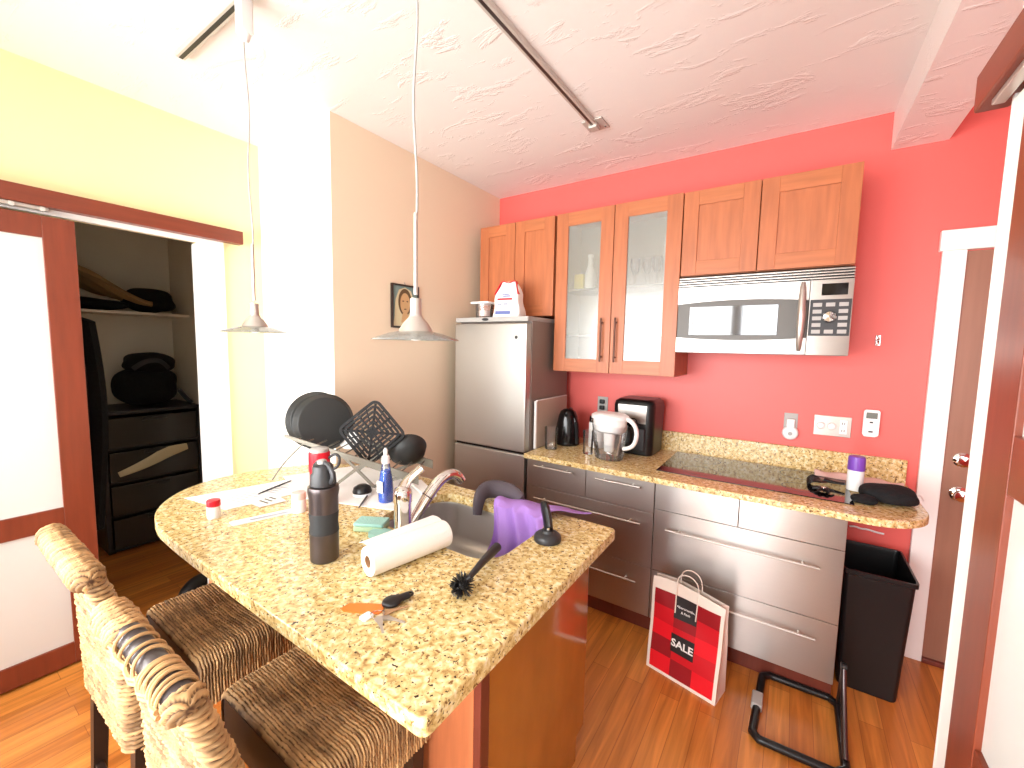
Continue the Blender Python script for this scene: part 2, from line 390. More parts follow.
for n, x0, x1, z0, mull in ((1, -2.72, -.68, .5, True), (2, -.66, -.02, .02, False)):
    L = [(x0, x0 + .05, -1.25, -1.21, z0, 2.4), (x1 - .05, x1, -1.25, -1.21, z0, 2.4), (x0 + .05, x1 - .05, -1.25, -1.21, z0, z0 + .06), (x0 + .05, x1 - .05, -1.25, -1.21, 2.34, 2.4)]
    if mull: L.append(((x0 + x1) / 2 - .03, (x0 + x1) / 2 + .03, -1.25, -1.21, z0 + .06, 2.34))
    w = struct('window_%d' % n, boxes(*L), 'white')
    for a, b_ in ([(x0 + .05, (x0 + x1) / 2 - .03), ((x0 + x1) / 2 + .03, x1 - .05)] if mull else [(x0 + .05, x1 - .05)]):
        struct('window_pane', bx(a, b_, -1.232, -1.228, z0 + .06, 2.34), 'glass', w)
w = struct('window_3', boxes((-2.92, -2.88, -1.1, -1.05, .55, 2.15), (-2.92, -2.88, -.59, -.54, .55, 2.15), (-2.92, -2.88, -1.05, -.59, .55, .6), (-2.92, -2.88, -1.05, -.59, 2.1, 2.15)), 'white')
struct('window_pane', bx(-2.902, -2.898, -1.05, -.59, .6, 2.1), 'glass', w)
struct('wall_right', bx(0.345, 0.54, -1.2, 1.292, 0, CEIL), 'white')
struct('trim_1', boxes((0.33, 0.345, 1.20, 1.292, 0, 2.10), (0.33, 0.558, 1.292, 1.306, 0, CEIL), b=0.002), 'white')
bm = bx(0.335, 0.545, 1.306, D, 2.615, CEIL); struct('ceiling_beam', bm, 'ceiling')
struct('wall_hall', boxes((1.82, 1.9, 0.1, D, 0, CEIL), (0.54, 1.82, 0.1, 0.18, 0, CEIL)), 'red')
# closet behind the left wall
struct('wall_closet', boxes((-4.68, -4.6, -0.2, 1.5, 0, 2.5), (-4.6, -2.94, 1.42, 1.5, 0, 2.5), (-4.6, -2.94, -0.28, -0.2, 0, 2.5), (-4.68, -2.94, -0.28, 1.5, 2.48, 2.55)), 'closet')
struct('trim_2', boxes((-2.87, -2.85, 1.03, 1.15, 0, 2.14), (-2.87, -2.85, 0.25, 1.15, 2.14, 2.2), (-2.94, -2.86, 1.018, 1.03, 0, 2.14), b=0.002), 'white')
# front door in the red wall
struct('trim_3', boxes((0.56, 0.645, D - 0.024, D, 0, 2.085), (0.548, 1.55, D - 0.032, D, 2.085, 2.182), (1.465, 1.55, D - 0.024, D, 0, 2.085), b=0.003), 'white')
d = struct('door_1', boxes((0.648, 1.462, D - 0.008, D + 0.0, 0.01, 2.08)), 'brown_door')
struct('door_threshold', bx(0.645, 1.465, D - 0.03, D, 0, 0.025, b=0.004), 'darkred', d)
for nm, z in (('deadbolt', 1.075), ('door_knob', 0.905)):
    bm = NB(); lathe(bm, [(0.036, 0), (0.036, .006), (0.026, .012), (.014, .014), (.014, .028)] + ([(.026, .034), (.03, .046), (.026, .058), (.0, .061)] if nm == 'door_knob' else [(.02, .03), (.02, .036), (0, .037)]), (0.712, D - 0.008, z), 24, (0, -1, 0))
    struct(nm, bm, 'chrome', d)

# ------------------------------------------------------------------ sliding doors on rails
def slide_door(name, label, X0, X1, y0, y1, stile, panes, rails, ztop, zbot, mt):
    """panes, rails: lists of (z0, z1)"""
    t = thing(name, label, 'door', ((X0 + X1) / 2, (y0 + y1) / 2, zbot))
    for ya in (y0, y1 - stile): obj('stile', bx(X0, X1, ya, ya + stile, zbot, ztop, b=.002), mt, t, True)
    for a, b_ in rails: obj('cross_rail', bx(X0 + .001, X1 - .001, y0 + stile, y1 - stile, a, b_, b=.002), mt, t, True)
    xm = (X0 + X1) / 2
    for a, b_ in panes: obj('pane', bx(xm - .005, xm + .005, y0 + stile, y1 - stile, a, b_), 'frost', t, True)
    return t
slide_door('sliding_door', 'red-brown sliding door with frosted panes, half across the dark closet opening at the left', -2.845, -2.81, -0.47, 0.52, 0.105,
           [(0.79, 2.03), (0.115, 0.69)], [(2.03, 2.125), (0.69, 0.79), (0.012, 0.115)], 2.125, 0.012, 'redwood')
t = thing('door_rail', 'red-brown wooden header rail over the closet opening on the yellow wall', 'door rail', (-2.84, 0.0, 2.16))
obj('header_board', bx(-2.85, -2.795, -1.4, 1.235, 2.165, 2.24, b=.003), 'cherry_y', t, True)
obj('track', boxes((-2.84, -2.812, -1.4, 0.44, 2.148, 2.165), b=.002), 'nickel', t, True)
for y in (0.33, 0.42):
    bm = NB(); lathe(bm, [(.010, 0), (.010, .012)], (-2.812, y, 2.152), 14, (1, 0, 0)); obj('roller', bm, 'chrome', t, True)
slide_door('sliding_door', 'red-brown sliding door with frosted panes against the right edge, beside the white jamb', 0.295, 0.325, 0.06, 1.105, 0.115,
           [(1.46, 2.0), (0.92, 1.365), (0.13, 0.83)], [(2.0, 2.10), (1.365, 1.46), (0.83, 0.92), (0.012, 0.13)], 2.10, 0.012, 'redwood')
t = thing('door_rail', 'red-brown wooden rail end sticking out under the ceiling beam at the right', 'door rail', (0.3, 0.3, 2.1))
obj('header_board', bx(0.287, 0.343, -0.9, 1.36, 2.11, 2.19, b=.006), 'cherry_y', t, True)
obj('track', bx(0.30, 0.32, -0.9, 1.30, 2.098, 2.11, b=.002), 'nickel', t, True)

# ------------------------------------------------------------------ closet contents
t = thing('drawer_tower', 'tall dark plastic drawer tower standing in the closet', 'drawer tower', (-4.3, 1.1, 0))
bm = boxes((-4.55, -4.04, .80, .83, .02, 1.06), (-4.55, -4.04, 1.38, 1.41, .02, 1.06), (-4.55, -4.04, .80, 1.41, 1.035, 1.06), (-4.55, -4.52, .80, 1.41, .02, 1.06), (-4.55, -4.04, .80, 1.41, .02, .035), b=.004)
for k in range(1, 4): box(bm, -4.52, -4.05, .83, 1.38, .035 + k * .25 - .010, .035 + k * .25)
for y in (.83, 1.38):
    for x in (-4.5, -4.1): box(bm, x - .02, x + .02, y - .02, y + .02, .0, .022)
obj('frame', bm, 'charcoal', t, True)
for k in range(4):
    z0 = .04 + k * .25; bm = NB(); box(bm, -4.06, -4.03, .835, 1.375, z0, z0 + .222, b=.008)
    box(bm, -4.5, -4.055, .84, .85, z0, z0 + .19); box(bm, -4.5, -4.055, 1.36, 1.37, z0, z0 + .19); box(bm, -4.5, -4.055, .84, 1.37, z0, z0 + .006)
    dd = obj('drawer', bm, 'smoke', t, True)
    obj('pull', bx(-4.032, -4.018, 1.03, 1.18, z0 + .19, z0 + .212, b=.004), 'charcoal', dd, True)
bm = NB(); tube(bm, [(-4.022, .88, .60), (-4.02, .98, .63), (-4.02, 1.08, .67), (-4.02, 1.17, .715), (-4.022, 1.30, .735)], [.02, .030, .038, .045, .025], 12, flat=(1, .25))
solo('white_cloth', bm, 'piccream', 'crumpled pale cloth showing in the second drawer of the closet tower', 'cloth', (-4.02, 1.1, .6))
solo('closet_shelf', bx(-4.6, -4.2, -0.2, 1.42, 1.775, 1.795, b=.002), 'closet', 'shelf across the back of the closet, under folded clothes', 'shelf', (-4.4, .6, 1.775))
def fold(c, s, seed, layers, name, m, label, cat='clothes'):
    bm = NB()
    for k in range(layers): lump(bm, (c[0], c[1] + .01 * (k % 2), c[2] + s[2] * (2 * k + 1)), s, seed + k, .1, 4, c[2])
    return solo(name, bm, m, label, cat, c)
fold((-4.38, .86, 1.797), (.15, .22, .045), 3, 1, 'folded_clothes', 'blackfabric', 'flat black garment at the left end of the closet shelf')
bm = NB(); sheet(bm, 14, 22, lambda u, v: (-4.2 - .30 * u + .012 * math.sin(9 * v), .66 + .52 * v, 1.93 + .16 * (1 - v) ** 1.5 - .05 * v + .03 * math.sin(3 * u + 5 * v) + .012 * math.sin(17 * u + 3 * v)), .03)
solo('tan_garment', bm, 'tan', 'tan garment slumped over the clothes on the closet shelf', 'clothes', (-4.35, .9, 1.88))
fold((-4.38, 1.2, 1.797), (.16, .17, .10), 11, 1, 'dark_bag', 'blackfabric', 'dark soft bag at the right end of the closet shelf', 'bag')
t = thing('duffel_bag', 'black duffel bag lying on top of the closet drawer tower', 'bag', (-4.3, 1.14, 1.062))
bm = NB(); lump(bm, (0, 0, .16), (.19, .21, .165), 21, .07, 4, .001); obj('bag_body', bm, 'blackfabric', t)
bm = NB(); lump(bm, (.02, .02, .33), (.15, .17, .09), 24, .10, 4, .20); obj('top_flap', bm, 'blackfabric', t)
bm = NB(); tube(bm, [(.17, -.12, .30), (.215, -.06, .36), (.22, .03, .37), (.205, .09, .30)], .012, 8, flat=(1.5, .4)); obj('strap', bm, 'charcoal', t)
bm = NB(); tube(bm, [(.14, .17, .12), (.18, .20, .05), (.19, .235, .012)], .014, 8, flat=(1.3, .5)); obj('strap', bm, 'charcoal', t)
bm = NB(); sheet(bm, 16, 30, lambda u, v: (-3.62 + .05 * math.sin(14 * u), .36 + .36 * u + .03 * math.sin(4 * v), 1.74 + .1 * (1 - u) - .05 * u * u - 1.3 * v), .05)
solo('hanging_coat', bm, 'blackfabric', 'long black coat hanging at the left inside the closet', 'coat', (-3.62, .55, .4))
t = thing('shoe', 'grey and black shoe on the floor in the closet doorway', 'shoe', (-3.07, .985, 0), 2.3)
bm = NB(); prism(bm, [(-.13, -.04), (-.06, -.048), (.05, -.05), (.12, -.03), (.13, 0), (.12, .03), (.05, .045), (-.06, .04), (-.13, .035)], (0, 0, .025)); obj('sole', bm, 'black', t)
bm = NB(); lump(bm, (0, 0, .03), (.125, .045, .05), 5, .04, 3, .024); obj('upper', bm, 'charcoal', t)

# ------------------------------------------------------------------ refrigerator
t = thing('refrigerator', 'tall stainless refrigerator with freezer drawer below, in the corner by the tan wall', 'refrigerator', (-1.71, 2.55, 0))
obj('body', bx(-2.012, -1.41, 2.32, 2.84, .02, 1.758, b=.004), 'steel_dark', t, True)
obj('top_cap', bx(-2.012, -1.41, 2.265, 2.84, 1.748, 1.779, b=.004), 'greyplastic', t, True)
d = obj('fridge_door', bx(-2.012, -1.412, 2.256, 2.318, .90, 1.736, b=.008), 'fridge_door', t, True)
bm = NB(); lathe(bm, [(.011, 0), (.011, .002), (0, .0025)], (-1.49, 2.256, 1.645), 18, (0, -1, 0)); obj('badge', bm, 'charcoal', d, True)
bm = NB(); prism(bm, [(.028 * math.cos(a * PI / 10), .010 * math.sin(a * PI / 10)) for a in range(20)], (0, -.002, 0), (-1.75, 2.265, 1.764), (1, 0, 0), (0, 0, 1)); obj('hinge_badge', bm, 'charcoal', t, True)
obj('freezer_door', bx(-2.012, -1.412, 2.256, 2.318, .09, .885, b=.008), 'fridge_door', t, True)
obj('grip_channel', bx(-2.0, -1.42, 2.27, 2.316, .885, .90), 'black', t, True)
obj('kick_grille', bx(-2.0, -1.42, 2.28, 2.318, .02, .085, b=.003), 'charcoal', t, True)
t = thing('food_container', 'clear lidded food container on top of the refrigerator', 'container', (-1.83, 2.36, 1.7795))
bm = NB(); lathe(bm, [(.055, 0), (.06, .01), (.066, .095), (.063, .095), (.057, .012), (0, .01)], (0, 0, 0), 24, cap=False); obj('tub', bm, 'clearplastic', t)
bm = NB(); lathe(bm, [(.052, .012), (.055, .05), (0, .052)], (0, 0, 0), 24, cap=False); obj('contents', bm, 'pinkcloth', t)
bm = NB(); prism(bm, rrect(-.085, .075, -.07, .07, .03), (0, 0, .012), (0, 0, .097)); obj('lid', bm, 'whiteplastic', t)
t = thing('flour_bag', 'white paper flour bag with a red folded top on the refrigerator', 'flour bag', (-1.62, 2.36, 1.7795), 0.12)
def bagsec(z):
    k = z / .235
    w = .098 - .012 * k - .035 * max(0, k - .62) / .38; dp = .06 * (1 - .75 * k ** 2.2)
    return w, dp
def bagshell(z0, z1, off, n=14, cap0=True):
    bm = NB(); rings = []
    for i in range(n + 1):
        z = z0 + (z1 - z0) * i / n; w, dp = bagsec(z); w += off; dp += off
        pts = rrect(-w, w, -dp, dp, min(.02, dp * .9), 4)
        rings.append([bm.verts.new((x + .006 * math.sin(40 * z + 9 * y), y + .006 * math.sin(30 * z + 20 * x), z)) for x, y in pts])
    for A, B in zip(rings, rings[1:]):
        for k in range(len(A)): bm.faces.new((A[k], A[(k + 1) % len(A)], B[(k + 1) % len(A)], B[k]))
    bm.faces.new(rings[0][::-1]); bm.faces.new(rings[-1]); return bm
obj('paper_body', bagshell(0, .235, 0), 'flour', t)
bm = NB()
for s in (-1, 1): sheet(bm, 3, 8, lambda u, v: (s * (.086 - .032 * v) + s * .001, -.05 + .032 * v + .034 * u, .15 + .085 * v), .004)
sheet(bm, 8, 3, lambda u, v: (-.054 + .108 * u, -.021 + .03 * v, .236 + .006 * math.sin(9 * u)), .006)
obj('red_fold', bm, 'redcap', t, label='red folded top edge')
def fl(x0, x1, z0, z1):
    bm = NB(); sheet(bm, 8, 3, lambda u, v: ((x0 + (x1 - x0) * u), -(bagsec(z0 + (z1 - z0) * v)[1] + .0045) - .002 , z0 + (z1 - z0) * v), .002); return bm
obj('printed_band', fl(-.062, .05, .112, .124), 'bagred3', t, label='red printed title line')
obj('printed_block', fl(-.072, .04, .018, .040), 'blueprint', t, label='blue printed block at the bottom')
bm = NB()
for q in ((-.03, .022, .146, .151), (-.022, .035, .134, .141)):
    b2 = fl(*q); tm = bpy.data.meshes.new('p'); b2.to_mesh(tm); b2.free(); bm.from_mesh(tm); bpy.data.meshes.remove(tm)
obj('printed_crest', bm, 'blueprint', t)
bm = NB()
for q in ((-.055, -.03, .075, .09), (-.012, .02, .078, .092), (-.05, .02, .055, .060)):
    b2 = fl(*q); tm = bpy.data.meshes.new('p'); b2.to_mesh(tm); b2.free(); bm.from_mesh(tm); bpy.data.meshes.remove(tm)
obj('printed_text', bm, 'greyprint', t)

# ------------------------------------------------------------------ wall cabinets
def shaker(parent, x0, x1, z0, z1, yf, st=0.078, glass=False, thick=.02, rl=None):
    rl = rl or st
    bm = boxes((x0, x0 + st, yf, yf + thick, z0, z1), (x1 - st, x1, yf, yf + thick, z0, z1), b=.0018); n_ = len(bm.faces)
    box(bm, x0 + st - .0005, x1 - st + .0005, yf + .0006, yf + thick, z0, z0 + rl, b=.0018); box(bm, x0 + st - .0005, x1 - st + .0005, yf + .0006, yf + thick, z1 - rl, z1, b=.0018)
    xm, zm = (x0 + x1) / 2, (z0 + z1) / 2
    for f in bm.faces: f.material_index = 1 if abs(f.calc_center_median().x - xm) < (x1 - x0) / 2 - st - .001 or (abs(f.calc_center_median().x - xm) < (x1 - x0) / 2 - st + .0045 and f.calc_area() < 0) else 0
    d = obj('door', bm, None, parent, True, mats=['cherry', 'cherry_h'])
    obj('glass_pane' if glass else 'panel', bx(x0 + st, x1 - st, yf + .008, yf + (.012 if glass else .016), z0 + rl, z1 - rl), 'cabglass' if glass else 'cherry', d, True)
    return d
def carcass(parent, x0, x1, y0, y1, z0, z1, th=.018, m='cherry'):
    return obj('carcass', boxes((x0, x0 + th, y0, y1, z0, z1), (x1 - th, x1, y0, y1, z0, z1), (x0 + th, x1 - th, y0, y1, z0, z0 + th), (x0 + th, x1 - th, y0, y1, z1 - th, z1), (x0 + th, x1 - th, y1 - .008, y1, z0 + th, z1 - th)), m, parent, True)
YC = 2.55
t = thing('wall_cabinet', 'two-door wooden wall cabinet above the refrigerator', 'wall cabinet', (-1.7, D, 1.80))
carcass(t, -2.025, -1.392, YC + .022, D - .002, 1.80, 2.466)
shaker(t, -2.024, -1.712, 1.801, 2.465, YC); shaker(t, -1.708, -1.393, 1.801, 2.465, YC)
t = thing('wall_cabinet', 'tall wall cabinet with two glass doors and bronze handles', 'wall cabinet', (-.98, D, 1.425))
carcass(t, -1.376, -.578, YC + .022, D - .002, 1.425, 2.465)
obj('lining', boxes((-1.357, -.597, D - .014, D - .0102, 1.444, 2.446), (-1.357, -1.354, YC + .024, D - .014, 1.444, 2.446), (-.600, -.597, YC + .024, D - .014, 1.444, 2.446)), 'lining', t, True, label='pale inner lining')
for z in (1.66, 1.965): obj('shelf', bx(-1.353, -.601, YC + .05, D - .015, z, z + .012), 'lampglass', t, True)
for x0, x1, hx in ((-1.375, -.978, -1.03), (-.974, -.577, -.938)):
    d = shaker(t, x0, x1, 1.427, 2.465, YC, .085, True)
    bm = NB(); tube(bm, [(hx, YC - .028, 1.50), (hx, YC - .028, 1.775)], .006, 10)
    for z in (1.53, 1.745): tube(bm, [(hx, YC - .028, z), (hx, YC + .001, z)], .005, 8)
    obj('handle', bm, 'bronze', d, True, label='bronze bar handle')
t = thing('wall_cabinet', 'short two-door wooden wall cabinet above the microwave', 'wall cabinet', (-.18, D, 2.0))
carcass(t, -.572, .206, YC + .022, D - .002, 2.0, 2.462)
shaker(t, -.571, -.199, 2.002, 2.461, YC); shaker(t, -.195, .205, 2.002, 2.461, YC)
# cabinet contents, on the upper glass shelf
zs = 1.9775
solo('yellow_box', bx(-1.30, -1.235, 2.68, 2.74, zs, zs + .11, b=.003), 'yellowbox', 'yellow box behind the left cabinet glass', 'box', (-1.27, 2.71, zs))
bm = NB(); lathe(bm, [(.036, 0), (.038, .02), (.036, .11), (.017, .165), (.015, .215), (.02, .22), (.02, .235), (0, .236)], (-1.19, 2.70, zs), 20)
solo('white_bottle', bm, 'whiteplastic', 'white bottle behind the left cabinet glass', 'bottle', (-1.19, 2.70, zs))
for i, (x, y) in enumerate(((-.87, 2.66), (-.80, 2.69), (-.735, 2.66))):
    bm = NB(); lathe(bm, [(.026, 0), (.03, .003), (.006, .01), (.005, .07), (.02, .085), (.032, .12), (.03, .17), (.028, .17), (.03, .12), (.018, .09), (0, .085)], (x, y, zs), 20, cap=False)
    solo('wine_glass', bm, 'glass', ('leftmost', 'middle', 'rightmost')[i] + ' of the stemmed glasses behind the right cabinet glass', 'glass', (x, y, zs), 'stemmed glasses in the cabinet')
bm = NB(); lathe(bm, [(.03, 0), (.035, .02), (.036, .2), (.03, .29), (.026, .31), (0, .311)], (-.685, 2.74, zs), 20)
solo('white_vase', bm, 'whiteplastic', 'tall white container behind the right cabinet glass', 'container', (-.685, 2.74, zs))

# ------------------------------------------------------------------ microwave
t = thing('microwave', 'stainless over-the-range microwave under the short wall cabinet', 'microwave', (-.185, D, 1.57))
x0, x1, yf, z0, z1 = -.568, .206, 2.515, 1.570, 1.988
obj('body', bx(x0 + .003, x1 - .003, yf + .04, D - .003, z0, z1), 'steel_dark', t, True)
bm = NB()
for k in range(4): box(bm, x0, x1, yf - .004 + .002 * k, yf + .03, 1.936 + k * .0135, 1.943 + k * .0135, b=.001)
obj('vent_grille', bm, 'steel', t, True)
obj('vent_recess', bx(x0 + .002, x1 - .002, yf + .02, yf + .041, 1.93, 1.988), 'black', t, True)
xs = .040
def arc(xa, xb, zmid, sag, n=18): return [(xa + (xb - xa) * i / n, zmid + sag * (1 - (2 * i / n - 1) ** 2)) for i in range(n + 1)]
d = obj('door', bx(x0, xs - .002, yf + .006, yf + .038, z0 + .002, 1.932, b=.002), 'darkglass', t, True)
up = [(x0, 1.930), (x0, 1.838)] + arc(x0, xs - .002, 1.838, .016)[1:] + [(xs - .002, 1.930)]
lo = [(x0, z0 + .004)] + [(xs - .002, z0 + .004)] + arc(x0, xs - .002, 1.655, -.014)[::-1]
bm = NB(); prism(bm, up[::-1], (0, -.008, 0), (0, yf + .006, 0), (1, 0, 0), (0, 0, 1)); prism(bm, lo, (0, -.008, 0), (0, yf + .006, 0), (1, 0, 0), (0, 0, 1))
obj('steel_band', bm, 'steel_h', d, True)
obj('window', bx(-.505, -.085, yf + .002, yf + .007, 1.668, 1.823, b=.001), 'mwindow', d, True)
hp = [(.010, yf - .004, 1.595), (.010, yf - .022, 1.615), (.011, yf - .036, 1.68), (.012, yf - .042, 1.755), (.011, yf - .036, 1.83), (.010, yf - .022, 1.9), (.010, yf - .004, 1.918)]
bm = NB(); tube(bm, hp, [.010, .012, .016, .018, .016, .012, .010], 14); obj('handle', bm, 'nickel', d, True)
p = obj('control_panel', bx(xs, x1, yf, yf + .038, z0 + .002, 1.932, b=.002), 'steel_h', t, True)
obj('display', bx(.085, .185, yf - .002, yf + .001, 1.857, 1.912, b=.001), 'blackgloss', p, True)
obj('keypad', bx(xs + .004, x1 - .004, yf - .002, yf + .001, 1.665, 1.838, b=.002), 'charcoal', p, True)
bm = NB()
for i in range(3):
    for j in range(5):
        if 1 <= j <= 3 and i == 1: continue
        box(bm, .056 + i * .05, .091 + i * .05, yf - .0035, yf - .002, 1.676 + j * .032, 1.694 + j * .032, b=.0006)
obj('button', bm, 'greyplastic', p, True)['kind'] = 'stuff'
bm = NB(); lathe(bm, [(.03, 0), (.028, .012), (.022, .02), (0, .021)], (.122, yf - .002, 1.755), 24, (0, -1, 0)); obj('dial', bm, 'chrome', p, True)

# ------------------------------------------------------------------ base cabinets and back worktop
YF = 2.25
def handle(bm, xa, xb, z):
    tube(bm, [(xa, YF - .03, z), (xb, YF - .03, z)], .0055, 10)
    k = .18 * min(xb - xa, .35)
    for x in (xa + k, xb - k): tube(bm, [(x, YF - .03, z), (x, YF + .001, z)], .0045, 8)
def front(t, x0, x1, z0, z1, h=None, nm='drawer', m='steel_h'):
    dd = obj(nm, bx(x0 + .0015, x1 - .0015, YF, YF + .02, z0 + .0015, z1 - .0015, b=.0012), m, t, True)
    if h:
        bm = NB(); handle(bm, *h); obj('handle', bm, 'nickel', dd, True)
t = thing('base_cabinet', 'stainless four-drawer base cabinet nearest the refrigerator', 'base cabinet', (-.98, D, 0))
obj('carcass', bx(-1.384, -.577, YF + .022, D - .03, .11, .882), 'steel_dark', t, True)
obj('toe_kick', bx(-1.384, -.577, YF + .06, YF + .075, 0, .109), 'darkred', t, True)
front(t, -1.384, -.976, .702, .882, (-1.315, -1.05, .843)); front(t, -.976, -.577, .702, .882, (-.905, -.648, .84))
front(t, -1.384, -.577, .392, .702, (-1.31, -.64, .638)); front(t, -1.384, -.577, .112, .392, (-1.31, -.65, .304))
t = thing('base_cabinet', 'stainless base cabinet under the cooktop, behind the shopping bag', 'base cabinet', (-.17, D, 0))
obj('carcass', bx(-.575, .236, YF + .022, D - .03, .11, .882), 'steel_dark', t, True)
obj('toe_kick', bx(-.575, .236, YF + .06, YF + .075, 0, .109), 'darkred', t, True)
front(t, -.575, -.176, .732, .882, None, 'fascia_panel'); front(t, -.176, .236, .732, .882, None, 'fascia_panel')
front(t, -.575, .236, .392, .732, (-.506, .152, .640)); front(t, -.575, .236, .112, .392, (-.506, .157, .312))
def slab(bm, outer, z0, z1, hole=None, e=.005):
    """stone slab with eased top edge, optional hole; polygons counter-clockwise"""
    def offset(poly, dd):
        n = len(poly); out = []
        for i in range(n):
            p0, p1, p2 = Vector(poly[i - 1]), Vector(poly[i]), Vector(poly[(i + 1) % n])
            a = (p1 - p0); b_ = (p2 - p1)
            n1 = Vector((-a.y, a.x)).normalized(); n2 = Vector((-b_.y, b_.x)).normalized(); nn = (n1 + n2)
            nn = nn / max(nn.length_squared, 1e-6) * 2
            out.append((p1 + nn * dd * min(1, 1)).to_tuple())
        return out
    def loop(poly, z): return [bm.verts.new((x, y, z)) for x, y in poly]
    def band(A, B):
        for i in range(len(A)): bm.faces.new((A[i], A[(i + 1) % len(A)], B[(i + 1) % len(A)], B[i]))
    b0 = loop(outer, z0); b1 = loop(outer, z1 - e); b2 = loop(offset(outer, e * .3), z1 - e * .3); b3 = loop(offset(outer, e), z1)
    band(b0, b1); band(b1, b2); band(b2, b3)
    def edges(L): return [bm.edges.get((L[i], L[(i + 1) % len(L)])) or bm.edges.new((L[i], L[(i + 1) % len(L)])) for i in range(len(L))]
    top, bot = edges(b3), edges(b0)
    if hole:
        h1, h0 = loop(hole, z1), loop(hole, z0); band(h0, h1); top += edges(h1); bot += edges(h0)
    bmesh.ops.triangle_fill(bm, use_beauty=True, edges=top); bmesh.ops.triangle_fill(bm, use_beauty=True, edges=bot)
t = thing('countertop', 'speckled gold granite worktop with backsplash along the red wall', 'countertop', (-.45, 2.55, .884))
outer = [(-1.386, 2.21), (.24, 2.205)] + [(.28 + .235 * math.sin(a * PI / 24), 2.205 + .235 * (1 - math.cos(a * PI / 24))) for a in range(1, 13)] + [(.522, 2.885), (-1.386, 2.885)]
bm = NB(); slab(bm, outer, .884, .914); obj('worktop', bm, 'granite', t, True)
obj('backsplash', bx(-.80, .515, 2.886, D - .001, .9, 1.04, b=.003), 'granite', t, True)
t = thing('cooktop', 'black ceramic glass cooktop set in the worktop below the microwave', 'cooktop', (-.17, 2.6, .914))
obj('glass_plate', bx(-.60, .262, 2.345, 2.855, .9142, .9185, b=.0015), 'cooktop', t, True)
for x, y, r in ((-.40, 2.48, .09), (-.40, 2.73, .075), (.06, 2.48, .075), (.06, 2.73, .09)):
    bm = NB(); lathe(bm, [(r, .9186), (r - .002, .9188), (r - .004, .9186)], (x, y, 0), 40, cap=False); obj('burner_ring', bm, 'charcoal', t, True)

# ------------------------------------------------------------------ things on the back worktop
ZC = .9145
bm = NB(); prism(bm, [(2.36, .002), (2.79, .002), (2.79, .315), (2.36, .315)], (.013, 0, .0), (-1.395, 0, ZC), (0, 1, 0), (.0, 0, 1))
t = thing('chopping_board', 'pale chopping board leaning on the side of the refrigerator', 'chopping board', (-1.39, 2.57, ZC))
obj('board', bm, 'wood_light', t, True)
obj('edge_strip', boxes((-1.397, -1.381, 2.345, 2.36, ZC + .001, ZC + .317), (-1.397, -1.381, 2.36, 2.79, ZC + .316, ZC + .322), b=.002), 'whiteplastic', t, True, label='white edging')
t = thing('kettle', 'black electric kettle between the chopping board and the water pitcher', 'kettle', (-1.285, 2.62, ZC), -1.35)
bm = NB(); lathe(bm, [(.085, 0), (.088, .012), (.084, .02), (.085, .05), (.078, .13), (.064, .2), (.052, .23), (.03, .245), (0, .248)], (0, 0, 0), 32); obj('jug', bm, 'blackgloss', t)
bm = NB(); tube(bm, [(-.045, .0, .235), (-.09, 0, .238), (-.115, 0, .2), (-.115, 0, .12), (-.1, 0, .06), (-.082, 0, .045)], .011, 10); obj('handle', bm, 'black', t)
bm = NB(); prism(bm, [(-.018, .0), (.018, 0), (0, .03)], (0, 0, .022), (.045, 0, .205), (0, 1, 0), (1, 0, 0)); obj('spout', bm, 'blackgloss', t)
def tumbler(x, y, r, h, label):
    bm = NB(); lathe(bm, [(r * .86, 0), (r * .9, .004), (r, h), (r * .95, h), (r * .84, .012), (0, .01)], (x, y, ZC), 28, cap=False)
    bmesh.ops.contextual_create(bm, geom=[v for v in bm.verts if abs(v.co.z - ZC) < 1e-5])
    solo('tumbler', bm, 'glass', label, 'glass', (x, y, ZC))
tumbler(-1.305, 2.42, .045, .145, 'wide clear glass standing in front of the black kettle')
tumbler(-1.055, 2.45, .034, .15, 'narrow clear glass just left of the white water pitcher')
t = thing('canister', 'white and chrome canister behind the water pitcher, right of the kettle', 'canister', (-1.085, 2.68, ZC))
bm = NB(); lathe(bm, [(.06, 0), (.062, .01), (.062, .16), (.058, .17)], (0, 0, 0), 28); obj('jar', bm, 'whiteplastic', t)
bm = NB(); lathe(bm, [(.06, .17), (.062, .175), (.06, .215), (.04, .225), (0, .226)], (0, 0, 0), 28); obj('lid', bm, 'chrome', t)
bm = NB(); tube(bm, [(.06, 0, .15), (.1, 0, .14), (.105, 0, .08), (.062, 0, .05)], .008, 8); obj('handle', bm, 'black', t)
t = thing('water_pitcher', 'white-lidded filter water pitcher in front of the black air fryer', 'pitcher', (-.905, 2.42, ZC), -.15)
bm = NB()
secs = [(.080, .060, .0), (.088, .068, .008), (.10, .078, .10), (.112, .088, .21)]
def ell(a, b_, z, n=32): return [(a * math.cos(2 * PI * k / n), b_ * math.sin(2 * PI * k / n), z) for k in range(n)]
def loft(bm, rings, cap0=True, cap1=True):
    R = [[bm.verts.new(p) for p in r] for r in rings]
    for A, B in zip(R, R[1:]):
        for k in range(len(A)): bm.faces.new((A[k], A[(k + 1) % len(A)], B[(k + 1) % len(A)], B[k]))
    if cap0: bm.faces.new(R[0][::-1])
    if cap1: bm.faces.new(R[-1])
loft(bm, [ell(*s) for s in secs], True, False); obj('jug', bm, 'clearplastic', t)
bm = NB(); loft(bm, [ell(.076, .058, .012), ell(.09, .070, .085), ell(.09, .070, .087)]); obj('water', bm, thin_glass('water', (.97, .985, .99), .08), t)
bm = NB(); loft(bm, [ell(.085, .065, .165), ell(.10, .078, .18), ell(.106, .083, .245)]); obj('reservoir', bm, 'whiteplastic', t)
